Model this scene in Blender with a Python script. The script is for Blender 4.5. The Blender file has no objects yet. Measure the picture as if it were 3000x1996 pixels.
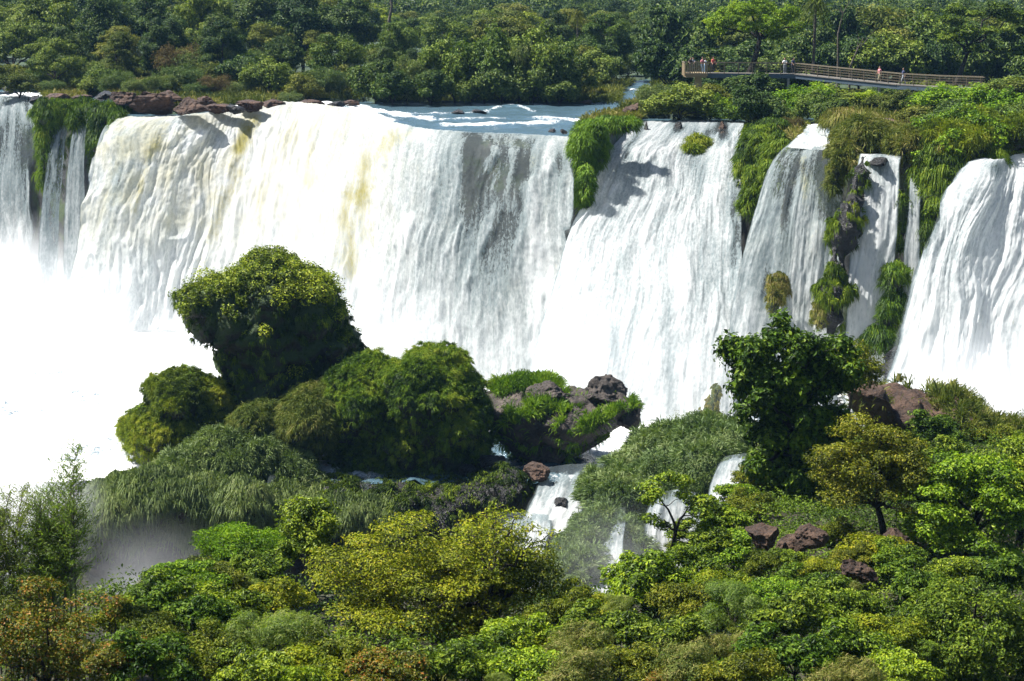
import bpy, bmesh, math, random
import numpy as np
from mathutils import Vector

# ------------------------------------------------------------------ scene
S = bpy.context.scene
COL = S.collection
RNG = np.random.default_rng(7)
random.seed(7)

F = 5833.33            # focal length in photograph pixels (70 mm on 36 mm)
CZ = 14.0              # the eye is 14 m above the upper river (z = 0)
TH = math.atan(1058 / F)
FW = np.array([0, math.cos(TH), -math.sin(TH)])
UPV = np.array([0, math.sin(TH), math.cos(TH)])
CAM = np.array([0, 0, CZ])


def ray(px, py):
    return FW + np.array([(px - 1500) / F, 0, 0]) + UPV * ((998 - py) / F)


def P(px, py, Y):
    d = ray(px, py)
    return CAM + d * (Y / d[1])


def Pz(px, py, z=0.0):
    d = ray(px, py)
    return CAM + d * ((z - CZ) / d[2])


def proj(v):
    q = np.asarray(v) - CAM
    w = q @ FW
    return 1500 + F * q[..., 0] / w, 998 - F * (q @ UPV) / w


# ------------------------------------------------------------------ noise
def _h(ix, iy, iz, seed):
    h = (ix.astype(np.int64) * 374761393 + iy.astype(np.int64) * 668265263 + iz.astype(np.int64) * 2147483647 + seed * 1274126177) & 0xFFFFFFFF
    h = ((h ^ (h >> 13)) * 1274126177) & 0xFFFFFFFF
    h = ((h ^ (h >> 15)) * 2246822519) & 0xFFFFFFFF
    h = h ^ (h >> 16)
    return (h & 0xFFFF).astype(np.float64) / 32767.5 - 1.0


def vnoise(p, seed=0):
    p = np.asarray(p, dtype=np.float64)
    if p.shape[-1] == 2:
        p = np.concatenate([p, np.zeros(p.shape[:-1] + (1,))], -1)
    i = np.floor(p)
    f = p - i
    f = f * f * f * (f * (f * 6 - 15) + 10)
    i = i.astype(np.int64)
    x, y, z = i[..., 0], i[..., 1], i[..., 2]
    fx, fy, fz = f[..., 0], f[..., 1], f[..., 2]
    out = 0
    for a in (0, 1):
        for b in (0, 1):
            for c in (0, 1):
                w = (fx if a else 1 - fx) * (fy if b else 1 - fy) * (fz if c else 1 - fz)
                out = out + w * _h(x + a, y + b, z + c, seed)
    return out


def fbm(p, octv=4, seed=0, gain=0.5):
    p = np.asarray(p, dtype=np.float64)
    o = 0
    a = 1.0
    t = 0
    for k in range(octv):
        o = o + a * vnoise(p * (2.03 ** k) + 17.3 * k, seed + k)
        t += a
        a *= gain
    return o / t


def sstep(a, b, x):
    t = np.clip((np.asarray(x, dtype=np.float64) - a) / (b - a), 0, 1)
    return t * t * (3 - 2 * t)


def norm(v):
    return v / np.maximum(np.linalg.norm(v, axis=-1, keepdims=True), 1e-9)


def segdist(px, py, pts):
    d = np.full(np.shape(px), 1e9)
    for (x0, y0), (x1, y1) in zip(pts[:-1], pts[1:]):
        dx, dy = x1 - x0, y1 - y0
        t = np.clip(((px - x0) * dx + (py - y0) * dy) / (dx * dx + dy * dy), 0, 1)
        d = np.minimum(d, np.hypot(px - x0 - t * dx, py - y0 - t * dy))
    return d


def inpoly(px, py, poly):
    px = np.asarray(px); py = np.asarray(py)
    r = np.zeros(px.shape, bool)
    n = len(poly)
    for i in range(n):
        x0, y0 = poly[i]; x1, y1 = poly[(i + 1) % n]
        c = (y0 > py) != (y1 > py)
        xi = (x1 - x0) * (py - y0) / ((y1 - y0) if y1 != y0 else 1e-9) + x0
        r ^= c & (px < xi)
    return r


# ------------------------------------------------------------------ mesh helpers
def mesh(name, V, Fc, mats=(), smooth=True, attrs=None, uv=None, mi=None):
    V = np.asarray(V, dtype=np.float32).reshape(-1, 3)
    me = bpy.data.meshes.new(name)
    if isinstance(Fc, np.ndarray):
        Fc = [Fc]
    Fc = [f for f in Fc if len(f)]
    loops = np.concatenate([f.reshape(-1) for f in Fc]).astype(np.int32)
    sizes = np.concatenate([np.full(len(f), f.shape[1], np.int32) for f in Fc])
    starts = np.concatenate([[0], np.cumsum(sizes)[:-1]]).astype(np.int32)
    me.vertices.add(len(V)); me.vertices.foreach_set('co', V.reshape(-1))
    me.loops.add(len(loops)); me.loops.foreach_set('vertex_index', loops)
    me.polygons.add(len(sizes)); me.polygons.foreach_set('loop_start', starts)
    try:
        me.polygons.foreach_set('loop_total', sizes)
    except Exception:
        pass
    me.polygons.foreach_set('use_smooth', np.full(len(sizes), bool(smooth)))
    for m in mats:
        me.materials.append(m)
    if mi is not None:
        me.polygons.foreach_set('material_index', np.asarray(mi, np.int32))
    me.update(calc_edges=True)
    for k, a in (attrs or {}).items():
        t = me.attributes.new(k, 'FLOAT', 'POINT')
        t.data.foreach_set('value', np.asarray(a, np.float32).reshape(-1))
    if uv is not None:
        l = me.uv_layers.new(name='uv')
        l.data.foreach_set('uv', np.asarray(uv, np.float32)[loops].reshape(-1))
    me.validate()
    return me


def link(name, me, parent=None, loc=None):
    o = bpy.data.objects.new(name, me)
    COL.objects.link(o)
    if parent is not None:
        o.parent = parent
    if loc is not None:
        o.location = [float(c) for c in loc]
    return o


def tag(o, label, cat=None, group=None, kind=None):
    o['label'] = label
    if cat: o['category'] = cat
    if group: o['group'] = group
    if kind: o['kind'] = kind
    return o


def thing(name, label, cat, loc, group=None, rz=0.0):
    o = bpy.data.objects.new(name, None)
    o.empty_display_size = 0.2
    COL.objects.link(o)
    o.location = [float(c) for c in loc]
    o.rotation_euler = (0, 0, rz)
    return tag(o, label, cat, group)


def copy_thing(src, loc, rz, sc, label, group=None, sz=None):
    r = src.copy(); COL.objects.link(r)
    r.location = [float(c) for c in loc]
    r.rotation_euler = (0, 0, rz)
    r.scale = (sc, sc, sz if sz else sc)
    r['label'] = label
    if group: r['group'] = group
    for ch in src.children:
        c = ch.copy(); COL.objects.link(c); c.parent = r
    return r


class Acc:
    """collects vertices and faces of several pieces that end in ONE mesh"""
    def __init__(s):
        s.V = []; s.T = []; s.Q = []; s.A = []; s.n = 0

    def add(s, V, T=None, Q=None, a=None):
        V = np.asarray(V, dtype=np.float64).reshape(-1, 3)
        if T is not None and len(T): s.T.append(np.asarray(T) + s.n)
        if Q is not None and len(Q): s.Q.append(np.asarray(Q) + s.n)
        s.V.append(V)
        s.A.append(np.zeros(len(V)) if a is None else np.broadcast_to(a, (len(V),)))
        s.n += len(V)

    def box(s, c, h, rot=None):
        V = np.array([[x, y, z] for z in (-1, 1) for y in (-1, 1) for x in (-1, 1)], float) * np.asarray(h)
        if rot is not None: V = V @ np.asarray(rot).T
        s.add(V + np.asarray(c), Q=[[0, 2, 3, 1], [4, 5, 7, 6], [0, 1, 5, 4], [2, 6, 7, 3], [0, 4, 6, 2], [1, 3, 7, 5]])

    def bar(s, a, b, w, h):
        a = np.asarray(a, float); b = np.asarray(b, float)
        d = b - a; L = np.linalg.norm(d); x = d / L
        u = np.array([0, 0, 1.0])
        if abs(x[2]) > 0.95: u = np.array([0, 1.0, 0])
        y = norm(np.cross(u, x)); z = np.cross(x, y)
        s.box((a + b) / 2, (L / 2, w / 2, h / 2), np.stack([x, y, z], 1))

    def tube(s, pts, rad, n=6, a=None):
        pts = np.asarray(pts, float); m = len(pts)
        rad = np.broadcast_to(np.asarray(rad, float), (m,))
        t = norm(np.gradient(pts, axis=0))
        ref = np.array([0.31, 0.95, 0.05]) if abs(t[0, 1]) < 0.8 else np.array([1.0, 0, 0])
        u = norm(np.cross(t, ref)); w = np.cross(t, u)
        ang = np.arange(n) * 2 * math.pi / n
        V = pts[:, None] + rad[:, None, None] * (np.cos(ang)[None, :, None] * u[:, None] + np.sin(ang)[None, :, None] * w[:, None])
        i = np.arange(m - 1)[:, None] * n; j = np.arange(n)[None]
        k = (j + 1) % n
        Q = np.stack([i + j, i + k, i + n + k, i + n + j], -1).reshape(-1, 4)
        s.add(V.reshape(-1, 3), Q=Q, a=a)

    def build(s, name, mats, smooth=True, attr=True):
        V = np.concatenate(s.V)
        fs = []
        if s.T: fs.append(np.concatenate(s.T))
        if s.Q: fs.append(np.concatenate(s.Q))
        return mesh(name, V, fs, mats, smooth, {'tint': np.concatenate(s.A)} if attr else None)


def grid_faces(ns, nt):
    i = np.arange(nt - 1)[:, None] * ns + np.arange(ns - 1)[None]
    return np.stack([i, i + 1, i + ns + 1, i + ns], -1).reshape(-1, 4)


def catmull(K, u):
    K = np.asarray(K, float); n = len(K)
    i = np.clip(np.floor(u).astype(int), 0, n - 2); f = (u - i)[:, None]
    a = K[np.maximum(i - 1, 0)]; b = K[i]; c = K[i + 1]; d = K[np.minimum(i + 2, n - 1)]
    return 0.5 * (2 * b + (c - a) * f + (2 * a - 5 * b + 4 * c - d) * f ** 2 + (3 * b - a - 3 * c + d) * f ** 3)


# ------------------------------------------------------------------ materials
def newmat(name):
    m = bpy.data.materials.new(name); m.use_nodes = True
    nt = m.node_tree; nt.nodes.clear()
    out = nt.nodes.new('ShaderNodeOutputMaterial')
    return m, nt, out


def N(nt, typ, **kw):
    n = nt.nodes.new(typ)
    for k, v in kw.items():
        if k.startswith('i_'):
            key = k[2:]
            key = int(key) if key.isdigit() else key.replace('_', ' ')
            n.inputs[key].default_value = v
        else:
            setattr(n, k, v)
    return n


def ramp(nt, src, stops, interp='LINEAR'):
    r = nt.nodes.new('ShaderNodeValToRGB'); r.color_ramp.interpolation = interp
    e = r.color_ramp.elements
    while len(e) > 1: e.remove(e[0])
    for k, (p, c) in enumerate(stops):
        x = e[0] if k == 0 else e.new(p)
        x.position = p
        x.color = (*c, 1) if len(c) == 3 else c
    if src is not None: nt.links.new(src, r.inputs[0])
    return r


def math_(nt, op, a, b=None, c=None, clamp=False):
    n = nt.nodes.new('ShaderNodeMath'); n.operation = op; n.use_clamp = clamp
    for k, v in enumerate((a, b, c)):
        if v is None: continue
        if isinstance(v, (int, float)): n.inputs[k].default_value = v
        else: nt.links.new(v, n.inputs[k])
    return n.outputs[0]


def mixc(nt, f, a, b, blend='MIX'):
    n = nt.nodes.new('ShaderNodeMix'); n.data_type = 'RGBA'; n.blend_type = blend
    for k, v in ((0, f), (6, a), (7, b)):
        if isinstance(v, (int, float)): n.inputs[k].default_value = v
        elif isinstance(v, tuple): n.inputs[k].default_value = (*v, 1) if len(v) == 3 else v
        else: nt.links.new(v, n.inputs[k])
    return n.outputs[2]


def mixs(nt, f, a, b):
    n = nt.nodes.new('ShaderNodeMixShader')
    if isinstance(f, (int, float)): n.inputs[0].default_value = f
    else: nt.links.new(f, n.inputs[0])
    nt.links.new(a, n.inputs[1]); nt.links.new(b, n.inputs[2])
    return n.outputs[0]


def foliage(name, cols, transl_=0.35, rough=0.5, spec=0.35, vary=0.35):
    """leaf material: per-leaf tint runs through a ramp, the object's random number shifts it"""
    transl = transl_ * 0.68
    m, nt, out = newmat(name)
    at = N(nt, 'ShaderNodeAttribute', attribute_name='tint')
    oi = N(nt, 'ShaderNodeObjectInfo')
    n = len(cols)
    r = ramp(nt, at.outputs['Fac'], [((k + 0.5) / n, c) for k, c in enumerate(cols)])
    hs = N(nt, 'ShaderNodeHueSaturation')
    nt.links.new(r.outputs[0], hs.inputs['Color'])
    nt.links.new(math_(nt, 'MULTIPLY_ADD', oi.outputs['Random'], vary, 1 - vary / 2), hs.inputs['Value'])
    nt.links.new(math_(nt, 'MULTIPLY_ADD', oi.outputs['Random'], -0.035 * (vary > 0.05), 0.5175 if vary > 0.05 else 0.5), hs.inputs['Hue'])
    b = N(nt, 'ShaderNodeBsdfPrincipled', i_Roughness=rough)
    b.inputs['Specular IOR Level'].default_value = spec * 0.4
    nt.links.new(hs.outputs[0], b.inputs['Base Color'])
    t = N(nt, 'ShaderNodeBsdfTranslucent')
    nt.links.new(mixc(nt, 1.0, hs.outputs[0], (1.35, 1.5, 0.4), 'MULTIPLY'), t.inputs['Color'])
    nt.links.new(mixs(nt, transl, b.outputs[0], t.outputs[0]), out.inputs[0])
    return m


def rockmat(name, c0, c1, c2, scale=0.6, rough=0.75, bump=0.6, moss=None, mossamt=0.5):
    m, nt, out = newmat(name)
    tc = N(nt, 'ShaderNodeTexCoord')
    n1 = N(nt, 'ShaderNodeTexNoise', i_Scale=scale, i_Detail=8.0, i_Roughness=0.62)
    n2 = N(nt, 'ShaderNodeTexNoise', i_Scale=scale * 5, i_Detail=8.0, i_Roughness=0.7)
    vo = N(nt, 'ShaderNodeTexVoronoi', feature='DISTANCE_TO_EDGE', i_Scale=scale * 1.3)
    for n in (n1, n2): nt.links.new(tc.outputs['Object'], n.inputs['Vector'])
    nt.links.new(mixc(nt, 0.25, tc.outputs['Object'], n1.outputs['Color'], 'ADD'), vo.inputs['Vector'])
    r = ramp(nt, n1.outputs['Fac'], [(0.35, c0), (0.5, c1), (0.66, c2)])
    c = mixc(nt, n2.outputs['Fac'], r.outputs[0], mixc(nt, 1.0, r.outputs[0], (0.45, 0.42, 0.4), 'MULTIPLY'))
    crack = ramp(nt, vo.outputs['Distance'], [(0.0, (0.25,) * 3), (0.06, (1,) * 3)])
    c = mixc(nt, 0.7, c, mixc(nt, 1.0, c, crack.outputs[0], 'MULTIPLY'))
    if moss:
        ge = N(nt, 'ShaderNodeNewGeometry'); sx = N(nt, 'ShaderNodeSeparateXYZ')
        nt.links.new(ge.outputs['Normal'], sx.inputs[0])
        f = math_(nt, 'ADD', math_(nt, 'MULTIPLY', n1.outputs['Fac'], 1.6), math_(nt, 'MULTIPLY', sx.outputs[2], 0.5))
        f = ramp(nt, f, [(0.95 - mossamt * 0.6, (0, 0, 0)), (1.15 - mossamt * 0.6, (1, 1, 1))])
        c = mixc(nt, f.outputs[0], c, mixc(nt, n2.outputs['Fac'], moss, (moss[0] * 0.5, moss[1] * 0.55, moss[2] * 0.5)))
    b = N(nt, 'ShaderNodeBsdfPrincipled', i_Roughness=rough)
    b.inputs['Specular IOR Level'].default_value = 0.4
    nt.links.new(c, b.inputs['Base Color'])
    bp = N(nt, 'ShaderNodeBump', i_Strength=bump, i_Distance=0.25)
    nt.links.new(math_(nt, 'ADD', n2.outputs['Fac'], math_(nt, 'MULTIPLY', n1.outputs['Fac'], 2.0)), bp.inputs['Height'])
    nt.links.new(bp.outputs[0], b.inputs['Normal'])
    nt.links.new(b.outputs[0], out.inputs[0])
    return m


def plain(name, col, rough=0.6, metal=0.0, scale=6.0, var=0.35):
    m, nt, out = newmat(name)
    tc = N(nt, 'ShaderNodeTexCoord')
    n1 = N(nt, 'ShaderNodeTexNoise', i_Scale=scale, i_Detail=5.0)
    nt.links.new(tc.outputs['Object'], n1.inputs['Vector'])
    c = mixc(nt, n1.outputs['Fac'], tuple(x * (1 - var) for x in col), tuple(min(1, x * (1 + var)) for x in col))
    b = N(nt, 'ShaderNodeBsdfPrincipled', i_Roughness=rough, i_Metallic=metal)
    nt.links.new(c, b.inputs['Base Color'])
    nt.links.new(b.outputs[0], out.inputs[0])
    return m


def fallmat(name):
    """falling water: white foam, olive where the sheet is clear, gaps where it breaks into drops"""
    m, nt, out = newmat(name)
    uv = N(nt, 'ShaderNodeUVMap', uv_map='uv')
    th = N(nt, 'ShaderNodeAttribute', attribute_name='thick')
    ol = N(nt, 'ShaderNodeAttribute', attribute_name='olive')
    cr = N(nt, 'ShaderNodeAttribute', attribute_name='cream')

    def streak(sx, sy, det, rough=0.6, off=0.0):
        mp = N(nt, 'ShaderNodeMapping')
        mp.inputs['Scale'].default_value = (sx, sy, 1); mp.inputs['Location'].default_value = (off, off * 1.7, 0)
        nt.links.new(uv.outputs[0], mp.inputs['Vector'])
        n = N(nt, 'ShaderNodeTexNoise', i_Scale=1.0, i_Detail=det, i_Roughness=rough)
        n.inputs['Distortion'].default_value = 0.3
        nt.links.new(mp.outputs[0], n.inputs['Vector'])
        return n.outputs['Fac']
    a = streak(1.3, 0.09, 6, 0.65)
    a2 = streak(4.5, 0.16, 5, 0.65, 57.0)
    d = streak(6.0, 1.9, 4, 0.7, 9.0)
    fr = streak(1.5, 0.7, 7, 0.68, 71.0)
    e = streak(0.5, 0.16, 5, 0.6, 31.0)
    g = math_(nt, 'ADD', math_(nt, 'ADD', math_(nt, 'MULTIPLY', a, 0.28), math_(nt, 'MULTIPLY', a2, 0.24)), math_(nt, 'MULTIPLY', d, 0.48))   # 0.25..0.75
    # opacity: thick 1 -> closed, thick 0 -> gone
    t = math_(nt, 'MULTIPLY_ADD', th.outputs['Fac'], 1.0, -0.5)
    al = math_(nt, 'MULTIPLY_ADD', math_(nt, 'ADD', g, t), 6.5, -2.45, True)
    al = math_(nt, 'MAXIMUM', al, math_(nt, 'MULTIPLY', math_(nt, 'MULTIPLY_ADD', th.outputs['Fac'], 2.6, 0.1, True), 0.24))
    white = mixc(nt, math_(nt, 'ADD', math_(nt, 'MULTIPLY_ADD', g, 4.0, -1.5), math_(nt, 'MULTIPLY_ADD', th.outputs['Fac'], 2.2, -1.75), clamp=True), (0.30, 0.35, 0.36), (0.80, 0.81, 0.80))
    c = mixc(nt, math_(nt, 'MULTIPLY', cr.outputs['Fac'], math_(nt, 'MULTIPLY_ADD', e, 2.6, -0.9, True)), white, (0.66, 0.61, 0.42))
    of = math_(nt, 'MULTIPLY_ADD', math_(nt, 'ADD', math_(nt, 'ADD', math_(nt, 'MULTIPLY', e, 1.1), math_(nt, 'MULTIPLY', d, 0.9)), ol.outputs['Fac']), 1.9, -2.3, True)
    c = mixc(nt, of, c, mixc(nt, d, (0.20, 0.18, 0.03), (0.60, 0.54, 0.24)))
    c = mixc(nt, math_(nt, 'MULTIPLY_ADD', fr, 3.0, -1.05, True), mixc(nt, 1.0, c, (0.80, 0.83, 0.84), 'MULTIPLY'), c)
    df = N(nt, 'ShaderNodeBsdfDiffuse'); nt.links.new(c, df.inputs['Color'])
    tr = N(nt, 'ShaderNodeBsdfTranslucent'); nt.links.new(c, tr.inputs['Color'])
    bp = N(nt, 'ShaderNodeBump', i_Strength=0.45, i_Distance=0.10)
    nt.links.new(g, bp.inputs['Height'])
    nt.links.new(bp.outputs[0], df.inputs['Normal'])
    s = mixs(nt, 0.6, df.outputs[0], tr.outputs[0])
    tp = N(nt, 'ShaderNodeBsdfTransparent')
    nt.links.new(mixs(nt, al, tp.outputs[0], s), out.inputs[0])
    return m


def rivermat(name):
    m, nt, out = newmat(name)
    fo = N(nt, 'ShaderNodeAttribute', attribute_name='foam')
    tc = N(nt, 'ShaderNodeTexCoord')
    mp = N(nt, 'ShaderNodeMapping'); mp.inputs['Scale'].default_value = (0.9, 0.55, 1)
    nt.links.new(tc.outputs['Object'], mp.inputs['Vector'])
    n1 = N(nt, 'ShaderNodeTexNoise', i_Scale=1.0, i_Detail=6.0, i_Roughness=0.6); nt.links.new(mp.outputs[0], n1.inputs['Vector'])
    n2 = N(nt, 'ShaderNodeTexNoise', i_Scale=5.0, i_Detail=7.0, i_Roughness=0.72); nt.links.new(mp.outputs[0], n2.inputs['Vector'])
    b = N(nt, 'ShaderNodeBsdfPrincipled', i_Roughness=0.16)
    b.inputs['Base Color'].default_value = (0.05, 0.09, 0.115, 1)
    bp = N(nt, 'ShaderNodeBump', i_Strength=0.8, i_Distance=0.3)
    nt.links.new(math_(nt, 'ADD', n1.outputs['Fac'], math_(nt, 'MULTIPLY', n2.outputs['Fac'], 0.4)), bp.inputs['Height'])
    nt.links.new(bp.outputs[0], b.inputs['Normal'])
    df = N(nt, 'ShaderNodeBsdfDiffuse'); df.inputs['Color'].default_value = (0.68, 0.69, 0.68, 1)
    nt.links.new(bp.outputs[0], df.inputs['Normal'])
    g = math_(nt, 'ADD', math_(nt, 'MULTIPLY', n1.outputs['Fac'], 0.35), math_(nt, 'MULTIPLY', n2.outputs['Fac'], 0.65))
    f = math_(nt, 'MULTIPLY_ADD', math_(nt, 'ADD', g, fo.outputs['Fac']), 4.2, -3.85, True)
    nt.links.new(mixs(nt, f, b.outputs[0], df.outputs[0]), out.inputs[0])
    return m


def groundmat(name, c0, c1, c2, scale=0.5):
    m, nt, out = newmat(name)
    tc = N(nt, 'ShaderNodeTexCoord')
    n1 = N(nt, 'ShaderNodeTexNoise', i_Scale=scale, i_Detail=10.0, i_Roughness=0.7); nt.links.new(tc.outputs['Object'], n1.inputs['Vector'])
    r = ramp(nt, n1.outputs['Fac'], [(0.35, c0), (0.5, c1), (0.65, c2)])
    b = N(nt, 'ShaderNodeBsdfPrincipled', i_Roughness=0.9); nt.links.new(r.outputs[0], b.inputs['Base Color'])
    bp = N(nt, 'ShaderNodeBump', i_Strength=1.0, i_Distance=1.0); nt.links.new(n1.outputs['Fac'], bp.inputs['Height'])
    nt.links.new(bp.outputs[0], b.inputs['Normal'])
    nt.links.new(b.outputs[0], out.inputs[0])
    return m


def mistmat(name, dens, seed=0.0, nscale=1.6, col=(0.94, 0.975, 1.0)):
    m, nt, out = newmat(name)
    tc = N(nt, 'ShaderNodeTexCoord')
    ln = N(nt, 'ShaderNodeVectorMath', operation='LENGTH'); nt.links.new(tc.outputs['Object'], ln.inputs[0])
    fall = math_(nt, 'SUBTRACT', 1.0, ln.outputs['Value'], clamp=True)
    fall = math_(nt, 'MULTIPLY', fall, fall)
    ad = N(nt, 'ShaderNodeVectorMath', operation='ADD'); ad.inputs[1].default_value = (seed, seed * 2, seed * 3)
    nt.links.new(tc.outputs['Object'], ad.inputs[0])
    n1 = N(nt, 'ShaderNodeTexNoise', i_Scale=nscale, i_Detail=3.0, i_Roughness=0.6); nt.links.new(ad.outputs[0], n1.inputs['Vector'])
    k = math_(nt, 'MULTIPLY_ADD', n1.outputs['Fac'], 3.2, -1.0, True)
    v = N(nt, 'ShaderNodeVolumeScatter'); v.inputs['Color'].default_value = (*col, 1)
    v.inputs['Anisotropy'].default_value = 0.1
    nt.links.new(math_(nt, 'MULTIPLY', math_(nt, 'MULTIPLY', fall, k), dens), v.inputs['Density'])
    nt.links.new(v.outputs[0], out.inputs['Volume'])
    return m
MIST = True
HAZE = 0.00006
# ------------------------------------------------------------------ camera, light, air
cd = bpy.data.cameras.new('camera'); cam = bpy.data.objects.new('camera', cd); COL.objects.link(cam)
cd.lens = 70; cd.sensor_width = 36; cd.clip_start = 0.5; cd.clip_end = 12000
cam.location = CAM; cam.rotation_euler = (math.pi / 2 - TH, 0, 0)
S.camera = cam

SUN_EL, SUN_AZ = math.radians(59), math.radians(-80)      # azimuth from +Y towards +X: the sun stands to the left
tos = Vector((math.sin(SUN_AZ) * math.cos(SUN_EL), math.cos(SUN_AZ) * math.cos(SUN_EL), math.sin(SUN_EL)))
sl = bpy.data.lights.new('sun', 'SUN'); sl.energy = 5.0; sl.angle = math.radians(0.5); sl.color = (1.0, 0.96, 0.90)
so = bpy.data.objects.new('sun', sl); COL.objects.link(so)
so.rotation_euler = tos.to_track_quat('Z', 'Y').to_euler(); so.location = (-60, 40, 90)

w = bpy.data.worlds.new('World'); S.world = w; w.use_nodes = True
nt = w.node_tree; nt.nodes.clear()
sky = nt.nodes.new('ShaderNodeTexSky'); sky.sky_type = 'NISHITA'; sky.sun_disc = False
sky.sun_elevation = SUN_EL; sky.sun_rotation = SUN_AZ; sky.air_density = 1.0; sky.dust_density = 1.0
bg = nt.nodes.new('ShaderNodeBackground'); bg.inputs[1].default_value = 0.05
wo = nt.nodes.new('ShaderNodeOutputWorld')
nt.links.new(sky.outputs[0], bg.inputs[0]); nt.links.new(bg.outputs[0], wo.inputs[0])
vs = S.view_settings
S.display_settings.display_device = 'sRGB'
vs.view_transform = 'Standard'; vs.look = 'None'; vs.gamma = 1; vs.exposure = 1.6
cy = S.cycles
cy.use_denoising = True; cy.denoiser = 'OPENIMAGEDENOISE'; cy.denoising_input_passes = 'RGB_ALBEDO_NORMAL'; cy.denoising_prefilter = 'ACCURATE'
cy.max_bounces = 8; cy.diffuse_bounces = 3; cy.glossy_bounces = 2; cy.transmission_bounces = 4
cy.transparent_max_bounces = 24; cy.volume_bounces = 3
cy.volume_step_rate = 1.0; cy.volume_max_steps = 128
cy.sample_clamp_indirect = 6

# ------------------------------------------------------------------ the lip of the falls, left to right (photo pixels on the river plane)
LIP = [(-1400, 262), (-400, 276), (-60, 282), (110, 288), (160, 318), (372, 345), (480, 347), (600, 341), (720, 330), (860, 325), (1000, 337), (1100, 356), (1220, 379), (1340, 388),
       (1500, 394), (1690, 404), (1760, 398), (1880, 358), (2030, 355), (2180, 358), (2245, 385), (2322, 425), (2470, 432), (2525, 452), (2660, 455), (2740, 468),
       (2870, 462), (3000, 450), (3160, 436), (3500, 420), (4600, 400)]
LIPW = np.array([Pz(x, y, 0) for x, y in LIP])
LX = np.linspace(LIPW[0, 0], LIPW[-1, 0], 720)
LY = np.interp(LX, LIPW[:, 0], LIPW[:, 1])

# water on the plateau: polygons in photo pixels on z = 0
RIVER = [[(-400, 262), (108, 262), (125, 285), (150, 300), (240, 300), (262, 285), (300, 282), (325, 290), (365, 334), (560, 336), (690, 312), (830, 304), (1040, 302), (1075, 296), (1100, 301),
          (1800, 305), (1826, 296), (1822, 268), (1850, 252), (1862, 238), (1895, 232), (1925, 238), (1905, 268), (1886, 290), (1868, 312), (1810, 338), (1752, 350),
          (1715, 362), (1690, 420), (1400, 460), (700, 420), (300, 420), (-400, 420)],
         [(1880, 347), (2182, 350), (2200, 380), (1870, 380)], [(2292, 350), (2420, 342), (2450, 370), (2480, 450), (2310, 450), (2360, 385)],
         [(2480, 440), (2670, 444), (2670, 480), (2480, 480)], [(2860, 440), (3100, 425), (3600, 400), (3600, 520), (2850, 520)]]


def river_mask(x, y):
    px, py = proj(np.stack([x, y, np.zeros_like(x)], -1))
    r = np.zeros(x.shape, bool)
    for p in RIVER: r |= inpoly(px, py, p)
    return r


def land_z(x, y):
    x = np.atleast_1d(np.asarray(x, float)); y = np.atleast_1d(np.asarray(y, float))
    p = np.stack([x, y], -1)
    h = 0.35 + 0.35 * fbm(p * 0.12, 3, 3) + 0.2 * fbm(p * 0.6, 3, 5)
    h += -4.0 * sstep(420, 700, y)
    px, py = proj(np.stack([x, y, np.zeros_like(x)], -1))
    h = h - 1.2 * river_mask(x, y)
    return h


M = {}
M['soil'] = groundmat('dark_soil', (0.02, 0.018, 0.01), (0.045, 0.04, 0.018), (0.06, 0.075, 0.02))
M['forest_floor'] = groundmat('forest_floor', (0.012, 0.022, 0.012), (0.02, 0.04, 0.015), (0.03, 0.055, 0.02), 0.12)
M['hillforest'] = groundmat('hill_forest', (0.003, 0.009, 0.008), (0.008, 0.02, 0.014), (0.018, 0.036, 0.02), 0.06)
M['river'] = rivermat('river_water')
M['fall'] = fallmat('falling_water')
M['cliff'] = rockmat('wet_basalt', (0.014, 0.016, 0.016), (0.032, 0.033, 0.031), (0.07, 0.066, 0.058), 0.35, 0.5, 0.8, (0.035, 0.055, 0.012), 0.12)
M['red_rock'] = rockmat('red_basalt', (0.030, 0.016, 0.010), (0.064, 0.033, 0.020), (0.115, 0.062, 0.036), 0.7, 0.8, 0.9)
M['grey_rock'] = rockmat('grey_basalt', (0.026, 0.021, 0.017), (0.060, 0.048, 0.039), (0.128, 0.104, 0.086), 0.6, 0.75, 1.0)
M['brown_rock'] = rockmat('brown_basalt', (0.034, 0.020, 0.012), (0.08, 0.044, 0.026), (0.145, 0.085, 0.05), 0.8, 0.8, 1.0)
M['black_rock'] = rockmat('wet_and_shade_black_basalt', (0.006, 0.006, 0.006), (0.014, 0.013, 0.012), (0.03, 0.028, 0.026), 1.2, 0.4, 0.9)  # wet rock, darkened further so sunlit ledge and rib read as shaded
M['mound_rock'] = rockmat('mossy_basalt', (0.018, 0.018, 0.014), (0.035, 0.032, 0.022), (0.06, 0.05, 0.03), 0.7, 0.8, 0.9, (0.035, 0.06, 0.012), 0.6)

# plateau: the land sheet, ending exactly at the lip
bk = np.concatenate([np.linspace(0, 60, 90), np.geomspace(61.5, 760, 70)])
X = np.broadcast_to(LX[None], (len(bk), len(LX))); Y = LY[None] + bk[:, None]
# far away the sheet fans out so that it reaches past the picture's sides
fan = 1 + np.clip((Y - 260) / 260, 0, 6)
XX = X * fan
Z = land_z(XX.ravel(), Y.ravel()).reshape(X.shape)
tag(link('ground', mesh('ground', np.stack([XX, Y, Z], -1), grid_faces(len(LX), len(bk)), [M['forest_floor']])), 'dark soil of the forest floor above the falls', 'ground', kind='structure')

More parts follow.
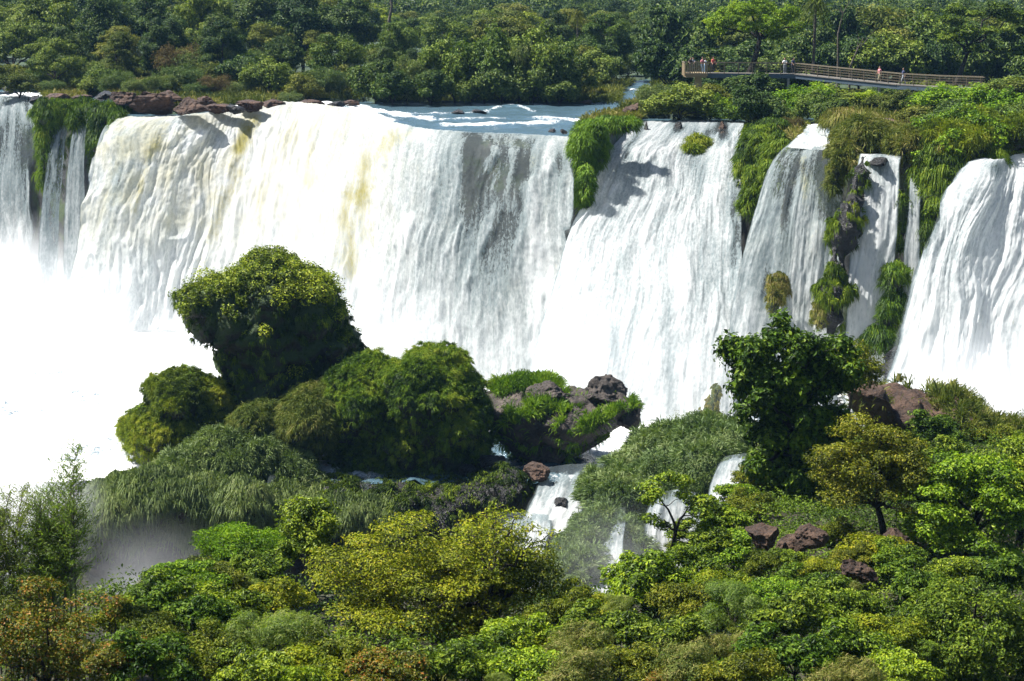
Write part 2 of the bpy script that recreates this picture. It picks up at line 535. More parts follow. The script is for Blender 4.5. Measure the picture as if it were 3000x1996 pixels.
# far hills, one forested sheet out to the horizon
gx = np.linspace(-2600, 2600, 260); gy = np.geomspace(700, 5200, 90)
GX, GY = np.meshgrid(gx, gy)
p = np.stack([GX, GY], -1)
GZ = -6 + 150 * sstep(700, 2300, GY) * (0.75 + 0.5 * fbm(p * 0.0011, 4, 21)) + 7 * fbm(p * 0.02, 4, 22) * sstep(700, 900, GY)
tag(link('hills', mesh('hills', np.stack([GX, GY, GZ], -1), grid_faces(len(gx), len(gy)), [M['hillforest']])), 'blue hazy forested hills at the top edge', 'hills', kind='structure')

# river surface with standing waves and foam
bk2 = np.concatenate([np.linspace(0, 45, 150), np.linspace(46, 160, 60)])
X = np.broadcast_to(LX[None], (len(bk2), len(LX))); Y = LY[None] + bk2[:, None]
px, py = proj(np.stack([X, Y, 0 * X], -1))
foam = np.zeros(X.shape)


def fline(pts, wd, amt):
    global foam
    d = segdist(px, py * 4, [(a, b * 4) for a, b in pts])
    foam = np.maximum(foam, amt * np.exp(-(d / wd) ** 2))


fline([(1300, 368), (1420, 366), (1560, 365), (1700, 352)], 26, 0.62)
fline([(1190, 335), (1300, 336), (1400, 334), (1460, 320), (1500, 314), (1545, 324), (1562, 332)], 18, 0.5)
fline([(1290, 352), (1400, 350), (1480, 348)], 18, 0.5)
fline([(1540, 346), (1590, 350), (1700, 350)], 18, 0.5)
fline([(1068, 316), (1100, 327), (1160, 338), (1260, 350)], 30, 0.6)
fline([(1730, 304), (1800, 303)], 8, 0.6)
fline([(1850, 262), (1880, 270), (1870, 275)], 16, 0.62)
fline([(1860, 243), (1880, 242)], 14, 0.7)
fline([(640, 336), (760, 322), (900, 316), (1040, 316), (1080, 330)], 46, 0.75)
fline([(900, 330), (1040, 340), (1120, 358)], 60, 0.7)
fline([(420, 343), (560, 341), (660, 337)], 10, 0.5)
fline([(-200, 272), (110, 280)], 50, 0.6)
fline([(270, 300), (300, 288)], 14, 0.7)
fline([(2380, 376), (2400, 420), (2340, 428), (2460, 430)], 60, 0.7)
wv = 0.16 * fbm(np.stack([X * 0.25, Y * 0.5], -1), 4, 31) + 0.55 * foam * (0.3 + fbm(np.stack([X * 0.5, Y * 0.8], -1), 4, 33))
hump = np.exp(-(((px - 1500) / 60) ** 2 + ((py - 322) / 10) ** 2)) * 0.3 + np.exp(-(((px - 1610) / 40) ** 2 + ((py - 342) / 7) ** 2)) * 0.35
crest = np.exp(-((px - 860) / 260.) ** 2) * np.exp(-bk2[:, None] / 7.0) * 0.9
Zr = (wv + hump) * sstep(0, 3, bk2)[:, None] + crest
tag(link('water', mesh('water', np.stack([X, Y, Zr], -1), grid_faces(len(LX), len(bk2)), [M['river']], attrs={'foam': foam})), 'blue grey river with white rapids above the falls', 'river', kind='structure')

# the cliff under the lip
nz = 120
d = np.linspace(0, 1, nz)
ln = norm(np.stack([np.gradient(LY), -np.gradient(LX)], -1))
for k in range(30):
    ln = norm(np.concatenate([ln[:1], (ln[:-2] + ln[1:-1] + ln[2:]) / 3, ln[-1:]]))
cp = np.zeros((nz, len(LX), 3))
h = 0.12 + 24.5 * d
out_ = 0.05 + 1.6 * np.sqrt(d) + 1.2 * d
cp[..., 0] = LX[None] + ln[None, :, 0] * out_[:, None]
cp[..., 1] = LY[None] + ln[None, :, 1] * out_[:, None]
cp[..., 2] = -h[:, None]
q = np.stack([cp[..., 0] * 0.3, cp[..., 1] * 0.3, cp[..., 2] * 0.16], -1)
dn = fbm(q, 5, 41) * 1.1 * sstep(0, 0.05, d)[:, None] - 0.5
cp[..., :2] += ln[None] * dn[..., None]
cp[0, :, :2] = np.stack([LX, LY], -1)
cp[0, :, 2] = -0.15
tag(link('cliff', mesh('cliff', cp, grid_faces(len(LX), nz)[:, ::-1], [M['cliff']])), 'dark wet basalt cliff behind the falling water', 'cliff', kind='structure')

# ------------------------------------------------------------------ falls


def waterfall(label, lip, base, ns, nt, pw=0.5, thick=0.8, edge=0.05, rough=1.0, tfun=None, ofun=None, cream=0.0, seed=0, power=1.35, lipz=0.08, bilamp=0.6, zb=None, kind='structure', cat='waterfall', name='waterfall'):
    """lip: (px, py) on the river plane or (px, py, Y); base: (px, Y, z)"""
    A = np.array([Pz(a[0], a[1], 0) if len(a) == 2 else P(*a) for a in lip]); A[:, 2] += lipz(np.array([a[0] for a in lip])) if callable(lipz) else lipz
    B = []
    for px_, Y_, z_ in base:
        d_ = ray(px_, 900.0)
        # pixel column px_ at depth Y_ and height z_
        wq = (np.array([0, Y_, z_ - CZ]) @ FW)
        B.append([(px_ - 1500) / F * wq, Y_, z_])
    B = np.array(B)
    u = np.linspace(0, 1, ns)
    a = catmull(A, u * (len(A) - 1)); b = catmull(B, u * (len(B) - 1))
    t = np.linspace(0, 1, nt)
    hh = t ** power
    f = np.where(hh > 0, hh ** pw, 0)
    V = np.zeros((nt, ns, 3))
    V[..., :2] = a[None, :, :2] * (1 - f)[:, None, None] + b[None, :, :2] * f[:, None, None]
    V[..., 2] = a[None, :, 2] * (1 - hh)[:, None] + b[None, :, 2] * hh[:, None]
    ds = np.linalg.norm(np.diff(V[nt // 2], axis=0), axis=-1)
    s = np.concatenate([[0], np.cumsum(ds)])
    dt = np.linalg.norm(np.diff(V[:, ns // 2], axis=0), axis=-1)
    tm = np.concatenate([[0], np.cumsum(dt)])
    Sg, Tg = np.meshgrid(s, tm)
    gs = np.gradient(V, axis=1); gt = np.gradient(V, axis=0)
    nn = norm(np.cross(gs, gt)); nn *= np.sign(-nn[..., 1:2] + 1e-6)
    R = sstep(0.0, 0.22, t)[:, None]; R2 = sstep(0.25, 0.8, t)[:, None]
    wx = Sg + 0.8 * vnoise(np.stack([Sg * 0.25, Tg * 0.12], -1), seed + 1)
    q = lambda fs, ft: np.stack([wx * fs, Tg * ft], -1) + seed * 3.7
    disp = 0.6 * fbm(q(0.16, 0.03), 2, seed + 2) * R
    disp += 0.20 * (0.5 - np.abs(fbm(q(0.45, 0.035), 3, seed + 3))) * R
    disp += 0.13 * fbm(q(1.1, 0.5), 4, seed + 17, 0.6) * R * (1 - 0.4 * R2)
    disp += 0.15 * fbm(q(1.5, 0.07), 3, seed + 4) * (0.25 + 0.75 * R) * (1 - 0.3 * R2)
    disp += 0.07 * fbm(q(4.0, 0.22), 2, seed + 5) * (0.5 + 0.5 * R) * (1 - 0.3 * R2)
    bil = 1 - 2 * np.abs(fbm(q(0.4, 0.12), 3, seed + 6, 0.5))
    plume = sstep(0.05, 0.55, fbm(np.stack([wx * 0.75, Tg * 0.17], -1) + seed * 2.1, 3, seed + 15))
    disp += 0.22 * plume * R
    disp += bilamp * 0.30 * (bil - 0.4) * (0.3 * R + 0.7 * R2)
    bil2 = 1 - 2 * np.abs(fbm(q(1.4, 0.35), 2, seed + 8, 0.5))
    disp += bilamp * 0.07 * (bil2 - 0.4) * (0.6 * R + 0.4 * R2)
    V2 = V + nn * (disp * rough)[..., None]
    px_, py_ = proj(V)
    e = np.minimum(u, 1 - u)[None] * s[-1]
    ed = sstep(0, edge * s[-1] + 1e-6, e + 0.9 * edge * s[-1] * fbm(q(0.7, 0.14), 3, seed + 9))
    th = np.broadcast_to(thick, V.shape[:2]).copy() * 1.0
    if tfun is not None: th = tfun(px_, py_, th, t[:, None] + 0 * px_)
    th = th + 0.16 * fbm(q(0.5, 0.05), 3, seed + 12) + 0.12 * fbm(q(1.6, 0.12), 2, seed + 13)
    th = th + 0.16 * (plume - 0.3)
    th = np.clip(th + 0.14 * R2, -1, 1.2) - 1.2 * (1 - ed)
    ol = np.zeros(V.shape[:2])
    if ofun is not None: ol = ofun(px_, py_)
    cr = cream(px_, py_) if callable(cream) else np.full(V.shape[:2], cream)
    me = mesh(name, V2, grid_faces(ns, nt), [M['fall']], attrs={'thick': th, 'olive': ol, 'cream': cr}, uv=np.stack([Sg, Tg], -1).reshape(-1, 2))
    return tag(link(name, me), label, cat, 'waterfalls of the cliff' if name == 'waterfall' else None, kind)


ZB = -19.8


def bl(px, py, cx, cy, rx, ry):
    return np.exp(-(((px - cx) / rx) ** 2 + ((py - cy) / ry) ** 2))


# the far left fall
waterfall('tall speckled white waterfall at the far left, left of the hanging grass', [(-260, 278), (-60, 282), (30, 284.5), (118, 288)], [(-330, 226, ZB), (-90, 226, ZB), (0, 225, ZB), (112, 224, ZB)],
          170, 170, thick=0.62, edge=0.10, seed=11, tfun=lambda x, y, th, t: th - 0.22 * bl(x, y, 60, 440, 60, 180))
# three narrow falls under the grass clump
waterfall('narrow white fall through the hanging grass, first right of the tall far left fall', [(176, 368, 212), (206, 368, 212)], [(95, 205, ZB), (175, 205, ZB)], 60, 150, thick=0.58, edge=0.18, seed=12, rough=0.5)
waterfall('narrow white fall through the hanging grass, middle one of three', [(232, 350, 212), (262, 350, 212)], [(178, 205, ZB), (255, 204, ZB)], 60, 150, thick=0.64, edge=0.16, seed=13, rough=0.5)
waterfall('narrow white fall through the hanging grass, just left of the broad main curtain', [(316, 366, 208), (332, 366, 208)], [(225, 200, ZB), (330, 199, ZB)], 60, 150, thick=0.7, edge=0.16, seed=14, rough=0.5)


def main_thick(x, y, th, t):
    th = th - 0.36 * bl(x, y, 1440, 500, 165, 270) - 0.33 * bl(x, y, 1395, 800, 150, 270) - 0.12 * bl(x, y, 1370, 470, 26, 120)
    th = th - 0.24 * bl(x, y, 420, 420, 50, 90) - 0.25 * bl(x, y, 1640, 470, 25, 60) - 0.12 * bl(x, y, 1520, 480, 16, 130)
    th = th - 0.3 * bl(x, y, 350, 470, 26, 170)
    th = th + 0.2 * bl(x, y, 820, 500, 360, 260)
    return th


def main_olive(x, y):
    d1 = segdist(x, y, [(735, 360), (690, 520), (640, 640), (590, 790)])
    d2 = segdist(x, y, [(1165, 395), (1120, 430), (1075, 490), (1050, 550)])
    d3 = segdist(x, y, [(490, 370), (440, 460), (400, 620)])
    d4 = segdist(x, y, [(760, 360), (730, 390), (700, 440)])
    d5 = segdist(x, y, [(1040, 590), (1040, 690), (1020, 780)])
    return 0.36 * np.exp(-(d1 / 32) ** 2) + 0.42 * np.exp(-(d2 / 42) ** 2) + 0.36 * np.exp(-(d3 / 16) ** 2) + 0.40 * np.exp(-(d4 / 22) ** 2) + 0.40 * np.exp(-(d5 / 46) ** 2)


waterfall('broad white main curtain of the falls with olive streaks behind the leafy rock dome',
          [(352, 343), (480, 347), (600, 341), (720, 330), (860, 325), (1000, 337), (1100, 356), (1220, 379), (1340, 388), (1500, 394), (1690, 404)],
          [(190, 192, ZB), (330, 191, ZB), (460, 191, ZB), (600, 190, ZB), (745, 185, ZB), (880, 180, ZB), (1000, 176, ZB), (1125, 172, ZB), (1250, 169, ZB), (1440, 167, ZB), (1680, 165, ZB)],
          620, 260, thick=0.86, edge=0.012, seed=3, bilamp=1.0, lipz=lambda x: 0.08 + 0.9 * np.exp(-((x - 860) / 260.) ** 2), tfun=main_thick, ofun=main_olive, cream=lambda x, y: 0.75 * (1 - sstep(950, 1280, x)) * (1 - sstep(560, 860, y)) + 0.08, rough=1.25)


def f2_thick(x, y, th, t):
    th = th - 0.30 * bl(x, y, 1960, 1020, 30, 170) - 0.34 * bl(x, y, 2150, 760, 24, 240) - 0.22 * bl(x, y, 2060, 900, 40, 160) - 0.3 * bl(x, y, 1800, 1010, 16, 70)
    d = segdist(x, y, [(1880, 375), (1840, 430), (1835, 460)])
    th = th - 0.35 * np.exp(-(d / 14) ** 2) - 0.4 * bl(x, y, 1985, 372, 18, 22) - 0.55 * bl(x, y, 2117, 380, 16, 36) - 0.25 * bl(x, y, 2030, 470, 30, 50) - 0.22 * bl(x, y, 2060, 385, 80, 25)
    return th


waterfall('wide white waterfall with grey green streaks right of the main curtain', [(1880, 358), (1950, 356), (2030, 355), (2110, 356), (2182, 358)],
          [(1500, 152, ZB), (1660, 151, ZB), (1820, 151, ZB), (1990, 151, ZB), (2165, 152, ZB)], 360, 260, thick=0.80, edge=0.03, seed=5, tfun=f2_thick, rough=1.0)
waterfall('small white upper cascade between a grass clump and a brown rock', [(2362, 378, 178), (2400, 372, 178), (2424, 378, 178)], [(2300, 168.5, 0.0), (2390, 168, 0.0), (2426, 168, 0.0)], 70, 50, thick=0.85, edge=0.12, seed=6, rough=0.5)


def f3_thick(x, y, th, t):
    th = th - 0.28 * bl(x, y, 2375, 480, 60, 110) - 0.2 * bl(x, y, 2440, 620, 40, 160) - 0.22 * bl(x, y, 2300, 600, 30, 200) - 0.25 * bl(x, y, 2250, 850, 30, 90)
    return th


waterfall('thin lacy waterfall over brown ledges right of the grass strip', [(2316, 424), (2370, 429), (2420, 431), (2472, 433)], [(2085, 155, ZB), (2220, 155, ZB), (2340, 155, ZB), (2462, 155, ZB)], 230, 240, thick=0.64, edge=0.05, seed=7, tfun=f3_thick,
          ofun=lambda x, y: 0.35 * bl(x, y, 2355, 520, 14, 90) + 0.5 * bl(x, y, 2280, 850, 18, 50), cream=0.1)
waterfall('narrow white waterfall beside the dark mossy rib', [(2520, 452), (2585, 454), (2658, 456)], [(2462, 151, ZB), (2530, 151, ZB), (2596, 151, ZB)], 130, 220, thick=0.95, edge=0.14, seed=8, pw=0.42,
          tfun=lambda x, y, th, t: th - 0.5 * bl(x, y, 2575, 475, 34, 40))
waterfall('thin trickling fall between the two leafy ribs', [(2664, 520, 159.2), (2704, 520, 159.2)], [(2612, 151, ZB), (2690, 151, ZB)], 50, 170, thick=0.74, edge=0.2, seed=9, rough=0.4)
waterfall('huge white waterfall pouring down at the right edge', [(2868, 463), (2930, 470), (3000, 450), (3160, 436), (3320, 430), (3640, 416)], [(2540, 141, ZB), (2700, 140, ZB), (2850, 139, ZB), (3060, 139, ZB), (3300, 139, ZB), (3700, 139, ZB)],
          420, 240, thick=1.0, edge=0.07, seed=10, rough=1.2, tfun=lambda x, y, th, t: th - 0.5 * bl(x, y, 2912, 490, 22, 26) - 0.15 * bl(x, y, 2780, 700, 60, 260))
# ------------------------------------------------------------------ lower ground: pool ledge, gorge, the near hillside


def low_z(x, y):
    x = np.atleast_1d(np.asarray(x, float)); y = np.atleast_1d(np.asarray(y, float))
    p = np.stack([x, y], -1)
    px = 1500 + F * x / np.maximum(y, 1)
    wr = sstep(1950, 2250, px)
    left = np.interp(y, [10, 40, 55, 70, 80, 86, 94, 104, 112, 121, 126, 130, 400], [-6, -7.2, -8.2, -9.8, -11.3, -14, -24, -36, -40, -40, -34, -20.4, -20.4])
    right = np.interp(y, [10, 40, 85, 112, 121, 128, 400], [-9, -10.5, -10.6, -11.5, -17, -20.4, -20.4])
    z = left * (1 - wr) + right * wr
    return z + 0.5 * fbm(p * 0.15, 3, 51) * (1 - sstep(118, 128, y)) + 0.2 * fbm(p * 0.6, 3, 52)


gx = np.linspace(-75, 75, 300); gy = np.linspace(12, 245, 420)
GX, GY = np.meshgrid(gx, gy)
GZ = low_z(GX.ravel(), GY.ravel()).reshape(GX.shape)
tag(link('terrain', mesh('terrain', np.stack([GX, GY, GZ], -1), grid_faces(len(gx), len(gy)), [M['soil']])), 'dark soil and rock of the near hillside and gorge under the falls', 'hillside', kind='structure')

# white water of the plunge pool on the ledge
gx = np.linspace(-75, 75, 420); gy = np.linspace(132.0, 235, 320)
GX, GY = np.meshgrid(gx, gy)
p = np.stack([GX, GY], -1)
GZ = -19.9 + 0.5 * fbm(p * 0.3, 4, 55) + 0.22 * (1 - 2 * np.abs(fbm(p * 1.1, 3, 56)))
pp = proj(np.stack([GX, GY, GZ], -1))
fm = 0.62 + 0.25 * fbm(p * 0.2, 3, 57) - 0.7 * bl(pp[0], pp[1], 1180, 1460, 420, 55) - 0.5 * bl(pp[0], pp[1], 1560, 1330, 150, 60) - 0.25 * bl(pp[0], pp[1], 1500, 1330, 300, 90)
tag(link('water', mesh('pool_water', np.stack([GX, GY, GZ], -1), grid_faces(len(gx), len(gy)), [M['river']], attrs={'foam': fm})), 'churning white plunge pool at the foot of the falls', 'plunge pool', kind='structure')

# ------------------------------------------------------------------ foliage materials
G = {}
G['moss_grass'] = foliage('drooping_grass', [(0.018, 0.036, 0.0045), (0.0651, 0.1071, 0.0084), (0.1459, 0.2029, 0.0125), (0.2352, 0.252, 0.0269)], 0.30, 0.55, 0.25, 0.1)
G['dry_grass'] = foliage('dry_drooping_grass', [(0.04, 0.055, 0.01), (0.09, 0.11, 0.02), (0.15, 0.155, 0.03), (0.23, 0.19, 0.07)], 0.30, 0.6, 0.2, 0.1)
G['wet_grass'] = foliage('misty_wet_grass', [(0.046, 0.07, 0.024), (0.088, 0.128, 0.039), (0.135, 0.182, 0.055), (0.19, 0.22, 0.085)], 0.30, 0.5, 0.3, 0.1)
G['bright_grass'] = foliage('bright_green_grass', [(0.027, 0.054, 0.0045), (0.0735, 0.1365, 0.0084), (0.1368, 0.2166, 0.0137), (0.2016, 0.2688, 0.0224)], 0.35, 0.5, 0.3, 0.1)
G['deep'] = foliage('deep_green_leaves', [(0.0108, 0.0225, 0.0036), (0.0326, 0.063, 0.0063), (0.0821, 0.1368, 0.0103), (0.1512, 0.2016, 0.0168)], 0.3, 0.5, 0.22)
G['mid'] = foliage('mid_green_leaves', [(0.0198, 0.036, 0.0036), (0.0651, 0.1092, 0.0063), (0.1505, 0.2109, 0.0103), (0.2296, 0.2744, 0.0168)], 0.32, 0.5, 0.35)
G['yellow'] = foliage('yellow_green_leaves', [(0.040, 0.056, 0.004), (0.108, 0.138, 0.005), (0.198, 0.232, 0.009), (0.265, 0.245, 0.012)], 0.38, 0.55, 0.3, 0.2)
G['olive'] = foliage('olive_leaves', [(0.0234, 0.0342, 0.0036), (0.0693, 0.0893, 0.0063), (0.1391, 0.1619, 0.0103), (0.2128, 0.2016, 0.0179)], 0.34, 0.55, 0.3, 0.25)
G['bright'] = foliage('bright_green_leaves', [(0.0243, 0.0486, 0.0036), (0.0819, 0.1491, 0.0063), (0.1767, 0.2713, 0.0114), (0.252, 0.3192, 0.0168)], 0.38, 0.5, 0.35, 0.2)
G['pale'] = foliage('pale_willow_leaves', [(0.045, 0.07, 0.022), (0.08, 0.12, 0.04), (0.125, 0.165, 0.055), (0.175, 0.20, 0.08)], 0.32, 0.6, 0.25)
G['brown'] = foliage('brown_dry_twigs', [(0.0425, 0.0357, 0.0153), (0.0911, 0.0688, 0.0304), (0.1448, 0.1002, 0.0501), (0.168, 0.156, 0.06)], 0.25, 0.7, 0.2)
G['orange'] = foliage('orange_tinged_leaves', [(0.03, 0.04, 0.005), (0.075, 0.088, 0.008), (0.14, 0.145, 0.012), (0.26, 0.1, 0.02)], 0.4, 0.5, 0.35, 0.15)
G['bamboo'] = foliage('bamboo_leaves', [(0.055, 0.085, 0.018), (0.11, 0.155, 0.026), (0.17, 0.22, 0.04), (0.24, 0.26, 0.07)], 0.7, 0.5, 0.35, 0.15)
G['fardark'] = foliage('far_dark_leaves', [(0.01, 0.024, 0.007), (0.028, 0.056, 0.011), (0.06, 0.1, 0.016), (0.11, 0.15, 0.028)], 0.25, 0.55, 0.35, 0.5)
G['farmid'] = foliage('far_mid_leaves', [(0.02, 0.04, 0.007), (0.055, 0.092, 0.012), (0.105, 0.152, 0.018), (0.165, 0.205, 0.03)], 0.28, 0.55, 0.35, 0.5)
G['farolive'] = foliage('far_olive_leaves', [(0.035, 0.05, 0.01), (0.075, 0.095, 0.014), (0.125, 0.145, 0.02), (0.18, 0.18, 0.035)], 0.28, 0.6, 0.3, 0.4)
M['bark'] = rockmat('dark_bark', (0.012, 0.009, 0.006), (0.03, 0.022, 0.014), (0.06, 0.048, 0.034), 2.0, 0.85, 0.8)
M['palebark'] = rockmat('pale_bark', (0.05, 0.042, 0.03), (0.11, 0.09, 0.065), (0.18, 0.16, 0.12), 2.0, 0.85, 0.6)

# ------------------------------------------------------------------ leaves, limbs, crowns


def leaf_quads(acc, c, nrm, size, aspect, rng, tint, tang=None):
    n = len(c)
    if n == 0: return
    r = tang if tang is not None else rng.normal(size=(n, 3))
    u = norm(r - nrm * np.sum(r * nrm, -1, keepdims=True))
    v = np.cross(nrm, u)
    L = size * rng.uniform(0.65, 1.3, n)[:, None]; W = L * aspect
    k = nrm * (L * 0.14)
    V = np.stack([c - u * L * 0.5, c + v * W * 0.5 + k - u * L * .06, c + u * L * 0.5, c - v * W * 0.5 + k - u * L * .06], 1).reshape(-1, 3)
    i = np.arange(n)[:, None] * 4
    acc.add(V, Q=i + np.arange(4)[None], a=np.repeat(tint, 4))


def clump(acc, rng, c, R, flat, n, size, aspect, t0, up=0.45, tv=0.16, odd=0.03, fill=0.4, droop=0.0):
    d = norm(rng.normal(size=(n, 3)))
    d[:, 2] = d[:, 2] * 0.85 + 0.22
    d = norm(d)
    lob = 1 + 0.45 * vnoise(d * 1.9 + c * 0.7, 5) + 0.25 * vnoise(d * 4.3 + c, 6)
    r = R * rng.uniform(fill, 1.0, n) ** 0.6 * lob
    pos = c + d * r[:, None] * np.array([1, 1, flat])
    nr = norm(d * (1 - up) + np.array([0, 0, up]) + rng.normal(size=(n, 3)) * 0.30)
    tint = np.clip(t0 + 0.02 + rng.normal(size=n) * tv * 1.25, 0.02, 0.86)
    o = rng.random(n) < odd
    tint[o] = rng.uniform(0.86, 1.0, o.sum())
    tang = None
    if droop: tang = rng.normal(size=(n, 3)) * 0.5 + np.array([0, 0, -1.0]) * droop
    leaf_quads(acc, pos, nr, size, aspect, rng, tint, tang)


def ell_points(rng, n, rad, inner=0.55, low=-0.5, mind=0.0):
    out = []
    tries = 0
    while len(out) < n and tries < n * 60:
        tries += 1
        d = norm(rng.normal(size=3))
        if d[2] < low: continue
        p_ = d * np.asarray(rad) * rng.uniform(inner, 1.0)
        if mind and out and np.min(np.linalg.norm((np.array(out) - p_) / np.asarray(rad), axis=1)) < mind: continue
        out.append(p_)
    return np.array(out)


def limbs(acc, rng, base, fork, tips, r0, mains=5, twig=True, wob=0.12, sag=0.25):
    """trunk from base to fork, a few main limbs, every tip hung on its nearest limb"""
    base = np.asarray(base, float); fork = np.asarray(fork, float)
    H = np.linalg.norm(fork - base)
    m = 7
    t = np.linspace(0, 1, m)[:, None]
    tr = base * (1 - t) + fork * t + np.sin(t * math.pi) * rng.normal(size=3) * np.array([1, 1, 0]) * H * wob * 0.6
    acc.tube(tr, np.linspace(r0 * 1.25, r0 * 0.72, m), 8)
    acc.V[-1][:8] = acc.V[-1][:8] + 0  # keep
    mains = min(mains, len(tips))
    idx = [int(rng.integers(len(tips)))]
    while len(idx) < mains:
        dd = np.min(np.linalg.norm(tips[:, None] - tips[idx][None], axis=-1), axis=1)
        idx.append(int(np.argmax(dd)))
    paths = []
    for k in idx:
        e = tips[k]; t = np.linspace(0, 1, 8)[:, None]
        c = fork + (e - fork) * np.array([0.45, 0.45, 0.75])
        pth = (1 - t) ** 2 * fork + 2 * t * (1 - t) * c + t ** 2 * e
        pth[1:-1] += rng.normal(size=(6, 3)) * np.linalg.norm(e - fork) * 0.028
        acc.tube(pth, np.linspace(r0 * 0.6, r0 * 0.12, 8), 6)
        paths.append(pth)
    allp = np.concatenate([p_[2:] for p_ in paths]); fr = np.tile(np.linspace(0.6, 0.12, 8)[2:], len(paths))
    for k in range(len(tips)):
        if k in idx: continue
        e = tips[k]
        d_ = np.linalg.norm(allp - e, axis=1) + 0.6 * np.maximum(0, allp[:, 2] - e[2])
        j = int(np.argmin(d_)); a = allp[j]
        t = np.linspace(0, 1, 5)[:, None]
        c = a + (e - a) * np.array([0.55, 0.55, 0.4])
        pth = (1 - t) ** 2 * a + 2 * t * (1 - t) * c + t ** 2 * e
        pth[1:-1] += rng.normal(size=(3, 3)) * np.linalg.norm(e - a) * 0.05
        acc.tube(pth, np.linspace(r0 * fr[j] * 0.6, r0 * 0.07, 5), 5)


def twigs(acc, rng, c, R, flat, n, r):
    for _ in range(n):
        d = norm(rng.normal(size=3)); d[2] = abs(d[2]) * 0.8 - 0.1
        e = c + d * R * np.array([1, 1, flat]) * rng.uniform(0.6, 1.05)
        mid = (c + e) / 2 + rng.normal(size=3) * R * 0.1
        acc.tube(np.stack([c, mid, e]), [r, r * 0.7, r * 0.3], 4)


def tree_parts(seed, zc, rad, ncl, Rc, flat, leaf, aspect, nleaf, mat, bark='bark', r0=0.2, tb=0.42, up=0.45, inner=0.55, low=-0.45, fork=None, mains=5, ntw=0, odd=0.03, droop=0.0, tips=None, lean=(0, 0), mind=0.0, fill=0.4):
    """crown mesh and trunk mesh in the tree's own space, its base at the origin"""
    rng = np.random.default_rng(seed)
    cc = np.array([lean[0], lean[1], zc])
    T = ell_points(rng, ncl, rad, inner, low, mind) + cc if tips is None else np.asarray(tips, float)
    A = Acc(); B = Acc()
    fz = fork if fork is not None else max(zc - rad[2] * 0.75, 0.35 * zc)
    limbs(B, rng, (0, 0, -0.6), (lean[0] * fz / zc, lean[1] * fz / zc, fz), T, r0, mains)
    for k, c in enumerate(T):
        R = Rc * rng.uniform(0.7, 1.3)
        clump(A, rng, c, R, flat * rng.uniform(0.8, 1.2), int(nleaf * (R / Rc) ** 2), leaf, aspect, tb + rng.uniform(-0.17, 0.20), up, odd=odd, droop=droop, fill=fill)
        if ntw: twigs(B, rng, c - np.array([0, 0, R * flat * 0.3]), R, flat, ntw, r0 * 0.07)
    return A.build('crown', [G[mat]], False), B.build('trunk', [M[bark]], True)


def tree(name, label, cat, loc, parts, group=None, rz=0.0):
    r = thing(name, label, cat, loc, group, rz)
    link('crown', parts[0], r); link('trunk', parts[1], r)
    return r


# ------------------------------------------------------------------ rock mounds under grass


def remesh(blobs, vox, smooth=8):
    bm = bmesh.new()
    for px_, py_, rx, ry, Y_, rd in blobs:
        c = P(px_, py_, Y_); k = Y_ / F
        from mathutils import Matrix
        mt = Matrix.Translation(Vector(c)) @ Matrix.Diagonal((rx * k, rd, ry * k, 1))
        bmesh.ops.create_icosphere(bm, subdivisions=4, radius=1.0, matrix=mt)
    me = bpy.data.meshes.new('tmp'); bm.to_mesh(me); bm.free()
    o = bpy.data.objects.new('tmp', me); COL.objects.link(o)
    r = o.modifiers.new('r', 'REMESH'); r.mode = 'VOXEL'; r.voxel_size = vox
    s = o.modifiers.new('s', 'SMOOTH'); s.iterations = smooth; s.factor = 0.6
    dg = bpy.context.evaluated_depsgraph_get(); dg.update()
    m2 = bpy.data.meshes.new_from_object(o.evaluated_get(dg))
    V = np.empty(len(m2.vertices) * 3); m2.vertices.foreach_get('co', V); V = V.reshape(-1, 3)
    m2.calc_loop_triangles()
    T = np.empty(len(m2.loop_triangles) * 3, np.int32); m2.loop_triangles.foreach_get('vertices', T); T = T.reshape(-1, 3)
    bpy.data.objects.remove(o); bpy.data.meshes.remove(me); bpy.data.meshes.remove(m2)
    return V, T


def vnormals(V, T):
    fn = np.cross(V[T[:, 1]] - V[T[:, 0]], V[T[:, 2]] - V[T[:, 0]])
    n = np.zeros_like(V)
    for k in range(3): np.add.at(n, T[:, k], fn)
    return norm(n)


def scatter(V, T, n, wfun, rng):
    a = V[T[:, 0]]; b = V[T[:, 1]]; c = V[T[:, 2]]
    cr = np.cross(b - a, c - a); ar = np.linalg.norm(cr, axis=1); fn = norm(cr)
    w_ = ar * np.clip(wfun((a + b + c) / 3, fn), 0, None)
    if w_.sum() <= 0: return np.zeros((0, 3)), np.zeros((0, 3))
    i = rng.choice(len(T), n, p=w_ / w_.sum())
    r1 = np.sqrt(rng.random(n))[:, None]; r2 = rng.random(n)[:, None]
    return a[i] * (1 - r1) + b[i] * r1 * (1 - r2) + c[i] * r1 * r2, fn[i]


